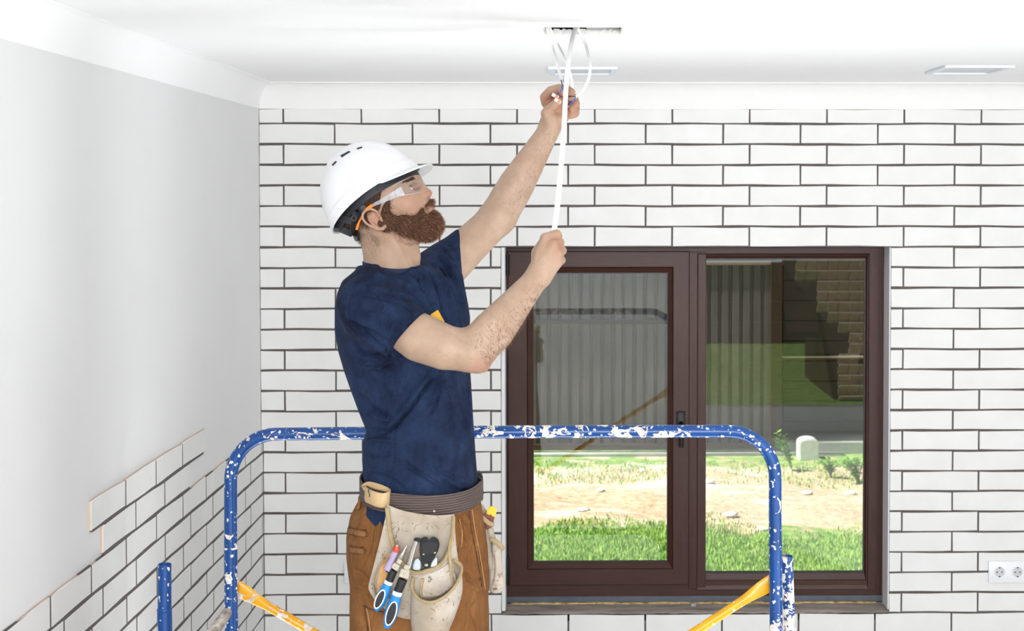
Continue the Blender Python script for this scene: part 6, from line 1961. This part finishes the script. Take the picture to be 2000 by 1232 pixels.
for (x, y, r_, nm) in ((827, 1082, 2.2, 'rivet'), (849, 1079, 2.2, 'rivet'), (832, 1103, 3.6, 'bolt')):
    oriented([(x, y - r_ * .6), (x, y + r_ * .6)], [r_, r_], CD - .0105, .0018, nm, steel, cr)
hwm = plain('white_blue_handle', '#c2ced6', .3, var=.02)
flat('handle', [(806, 1112), (808, 1098), (814, 1089), (820, 1093), (822, 1103), (820, 1114)], CD - .007, CD + .007, hwm, cr, .002)
flat('handle', [(841, 1104), (846, 1094), (853, 1087), (854, 1098), (853, 1110), (842, 1112)], CD - .007, CD + .007, hwm, cr, .002)
kn = thing('utility_knife', 'yellow-capped knife handle sticking out of the far side bag', 'knife', Q(958, 1004, .05))
flat('cap', [(949, 1004), (952, 993), (957, 987.5), (968, 990), (971, 995), (966, 1011), (957, 1009)], .035, .065, plain('yellow_cap', '#f4c21a', .4), kn, .0025)
flat('body', [(943, 1006), (949, 1000), (966.5, 1008), (961, 1030), (950, 1035)], .037, .063, plain('maroon_body', '#7a3a2a', .5), kn, .002)
oriented([(958.5, 1005), (958.5, 1007.5)], [1.6, 1.6], .034, .0015, 'cap_hole', plain('hole_brown', '#5a3a1a', .6), kn)
tm = thing('tape_case', 'black rounded tool case clipped to the belt behind the hip', 'tape measure', Q(932, 940, .12))
oriented([(930, 922), (933, 930), (934, 942), (932, 955)], [7, 10, 9.5, 7], .12, .02, 'case', M['black_plastic'], tm)
flat('clip', [(932, 955), (941, 953), (946, 962), (944, 966), (935, 966)], .105, .13, M['black_plastic'], tm, .001)
oriented([(938, 961), (939, 962)], [1.4, 1.4], .1, .002, 'clip_screw', steel, tm)

# ------------------------------------------------------------------ cables and connectors
cab = plain('white_cable_sheath', '#eff0ee', .35, var=.01)
bluew = plain('blue_wire', '#1f5fc4', .35); blackw = plain('black_wire', '#1d1c20', .4); copper = plain('copper', '#c9764a', .3, metal=.8)
HYc = (HY0 + HY1) / 2 + .02
def cable(pts, w, th, label, ends=()):
    pp_ = [P(x, y, Y) for x, y, Y in spline(pts, 8)]
    up0 = P(pts[0][0], pts[0][1], pts[0][2]); 
    bmx = bmesh.new(); 
    pp_ = [pp_[0] + Vector((0, .02, .045))] + pp_
    add_tube(bmx, pp_, w / 2, seg=14, r2=th / 2, nrm=(1, 0, 0)); bmesh.ops.recalc_face_normals(bmx, faces=bmx.faces)
    t = thing('cable', label, 'cable', P(*pts[-1]))
    obj('sheath', bmx, cab, t, smooth=True, auto=60)
    for (mt, nm, wp_) in ends:
        obj(nm, tube([P(x, y, Y) for x, y, Y in spline(wp_, 6)], .0013, seg=8), mt, t, smooth=True)
    return t
hy = HY0 + .05
cable([(1124, 53, hy + .02), (1116, 85, 3.93), (1109, 130, 3.78), (1105, 180, 3.66), (1102, 240, 3.55), (1097, 310, 3.46), (1091, 380, 3.40), (1085, 430, 3.37), (1081, 460, 3.365), (1078, 490, 3.365)], .0120, .0045, 'long white flat cable hanging from the ceiling cut-out down to the lower hand')
YHd = 3.5 + .30 - .035
cable([(1069, 55, hy), (1078, 88, 4.0), (1088, 125, 3.88), (1097.5, 158, YHd + .01)], .0078, .004, 'leftmost white cable from the cut-out, its blue and black cores bared above the thumb',
      [(blackw, 'black_core', [(1096, 156, YHd + .01), (1098, 165, YHd), (1102, 178, YHd), (1103, 186, YHd)]), (bluew, 'blue_core', [(1100, 156, YHd + .01), (1102, 164, YHd - .005), (1098, 174, YHd - .01), (1091, 183, YHd - .012)])])
cable([(1074, 55, hy + .01), (1089, 86, 4.0), (1104, 116, 3.9), (1115, 150, 3.82), (1118.5, 188, YHd + .02)], .0075, .004, 'white cable from the left of the cut-out crossing behind the long cable',
      [(blackw, 'black_core', [(1118, 186, YHd + .02), (1114, 189, YHd), (1106, 188, YHd - .01), (1098, 189, YHd - .015)])])
cable([(1129, 55, hy + .02), (1144, 88, 3.98), (1152, 125, 3.88), (1150, 152, 3.83), (1139, 175, 3.80), (1123, 191, YHd)], .0078, .004, 'rightmost white cable bowing outwards from the cut-out to the raised hand',
      [(bluew, 'blue_core', [(1124, 190, YHd), (1121, 196, YHd - .005), (1116, 201, YHd - .008), (1112, 206, YHd - .01)]), (blackw, 'black_core', [(1125, 190, YHd), (1118, 188, YHd - .005), (1108, 188, YHd - .01)]), (copper, 'copper_core', [(1112, 206, YHd - .01), (1109, 210, YHd - .01)])])
clr = NT('clear_connector'); clr.col(lin('#eef0f4')); clr.set(Roughness=.15, Alpha=.35)
wh_c = plain('connector_white', '#f0efee', .35); or_c = plain('connector_orange', '#d97a45', .4)
for k, (cx_, cy_) in enumerate(((1084, 187), (1089, 197))):
    c = P(cx_, cy_, YHd - .018)
    t = thing('wire_connector', ['small clear wire connector held above the thumb, the upper of two', 'small clear wire connector held above the thumb, the lower of two'][k], 'connector', c, 'wire connectors in the raised hand')
    rot = Matrix.Translation(c) @ Matrix.Rotation(math.radians(28), 4, 'Y')
    for (a_, b_, mt, nm, bv_) in (((-.0085, -.003, -.0045), (.010, .004, .0045), clr.m, 'housing', .0008), ((-.0075, -.0045, -.0038), (-.0005, -.0025, .0038), wh_c, 'lever', .0006), ((.001, -.0038, -.0030), (.0075, -.0028, .0030), or_c, 'contact_strip', .0003)):
        bmx = bmesh.new(); add_box(bmx, a_, b_, bv_); bmesh.ops.transform(bmx, matrix=rot, verts=bmx.verts)
        obj(nm, bmx, mt, t, smooth=True, auto=35)
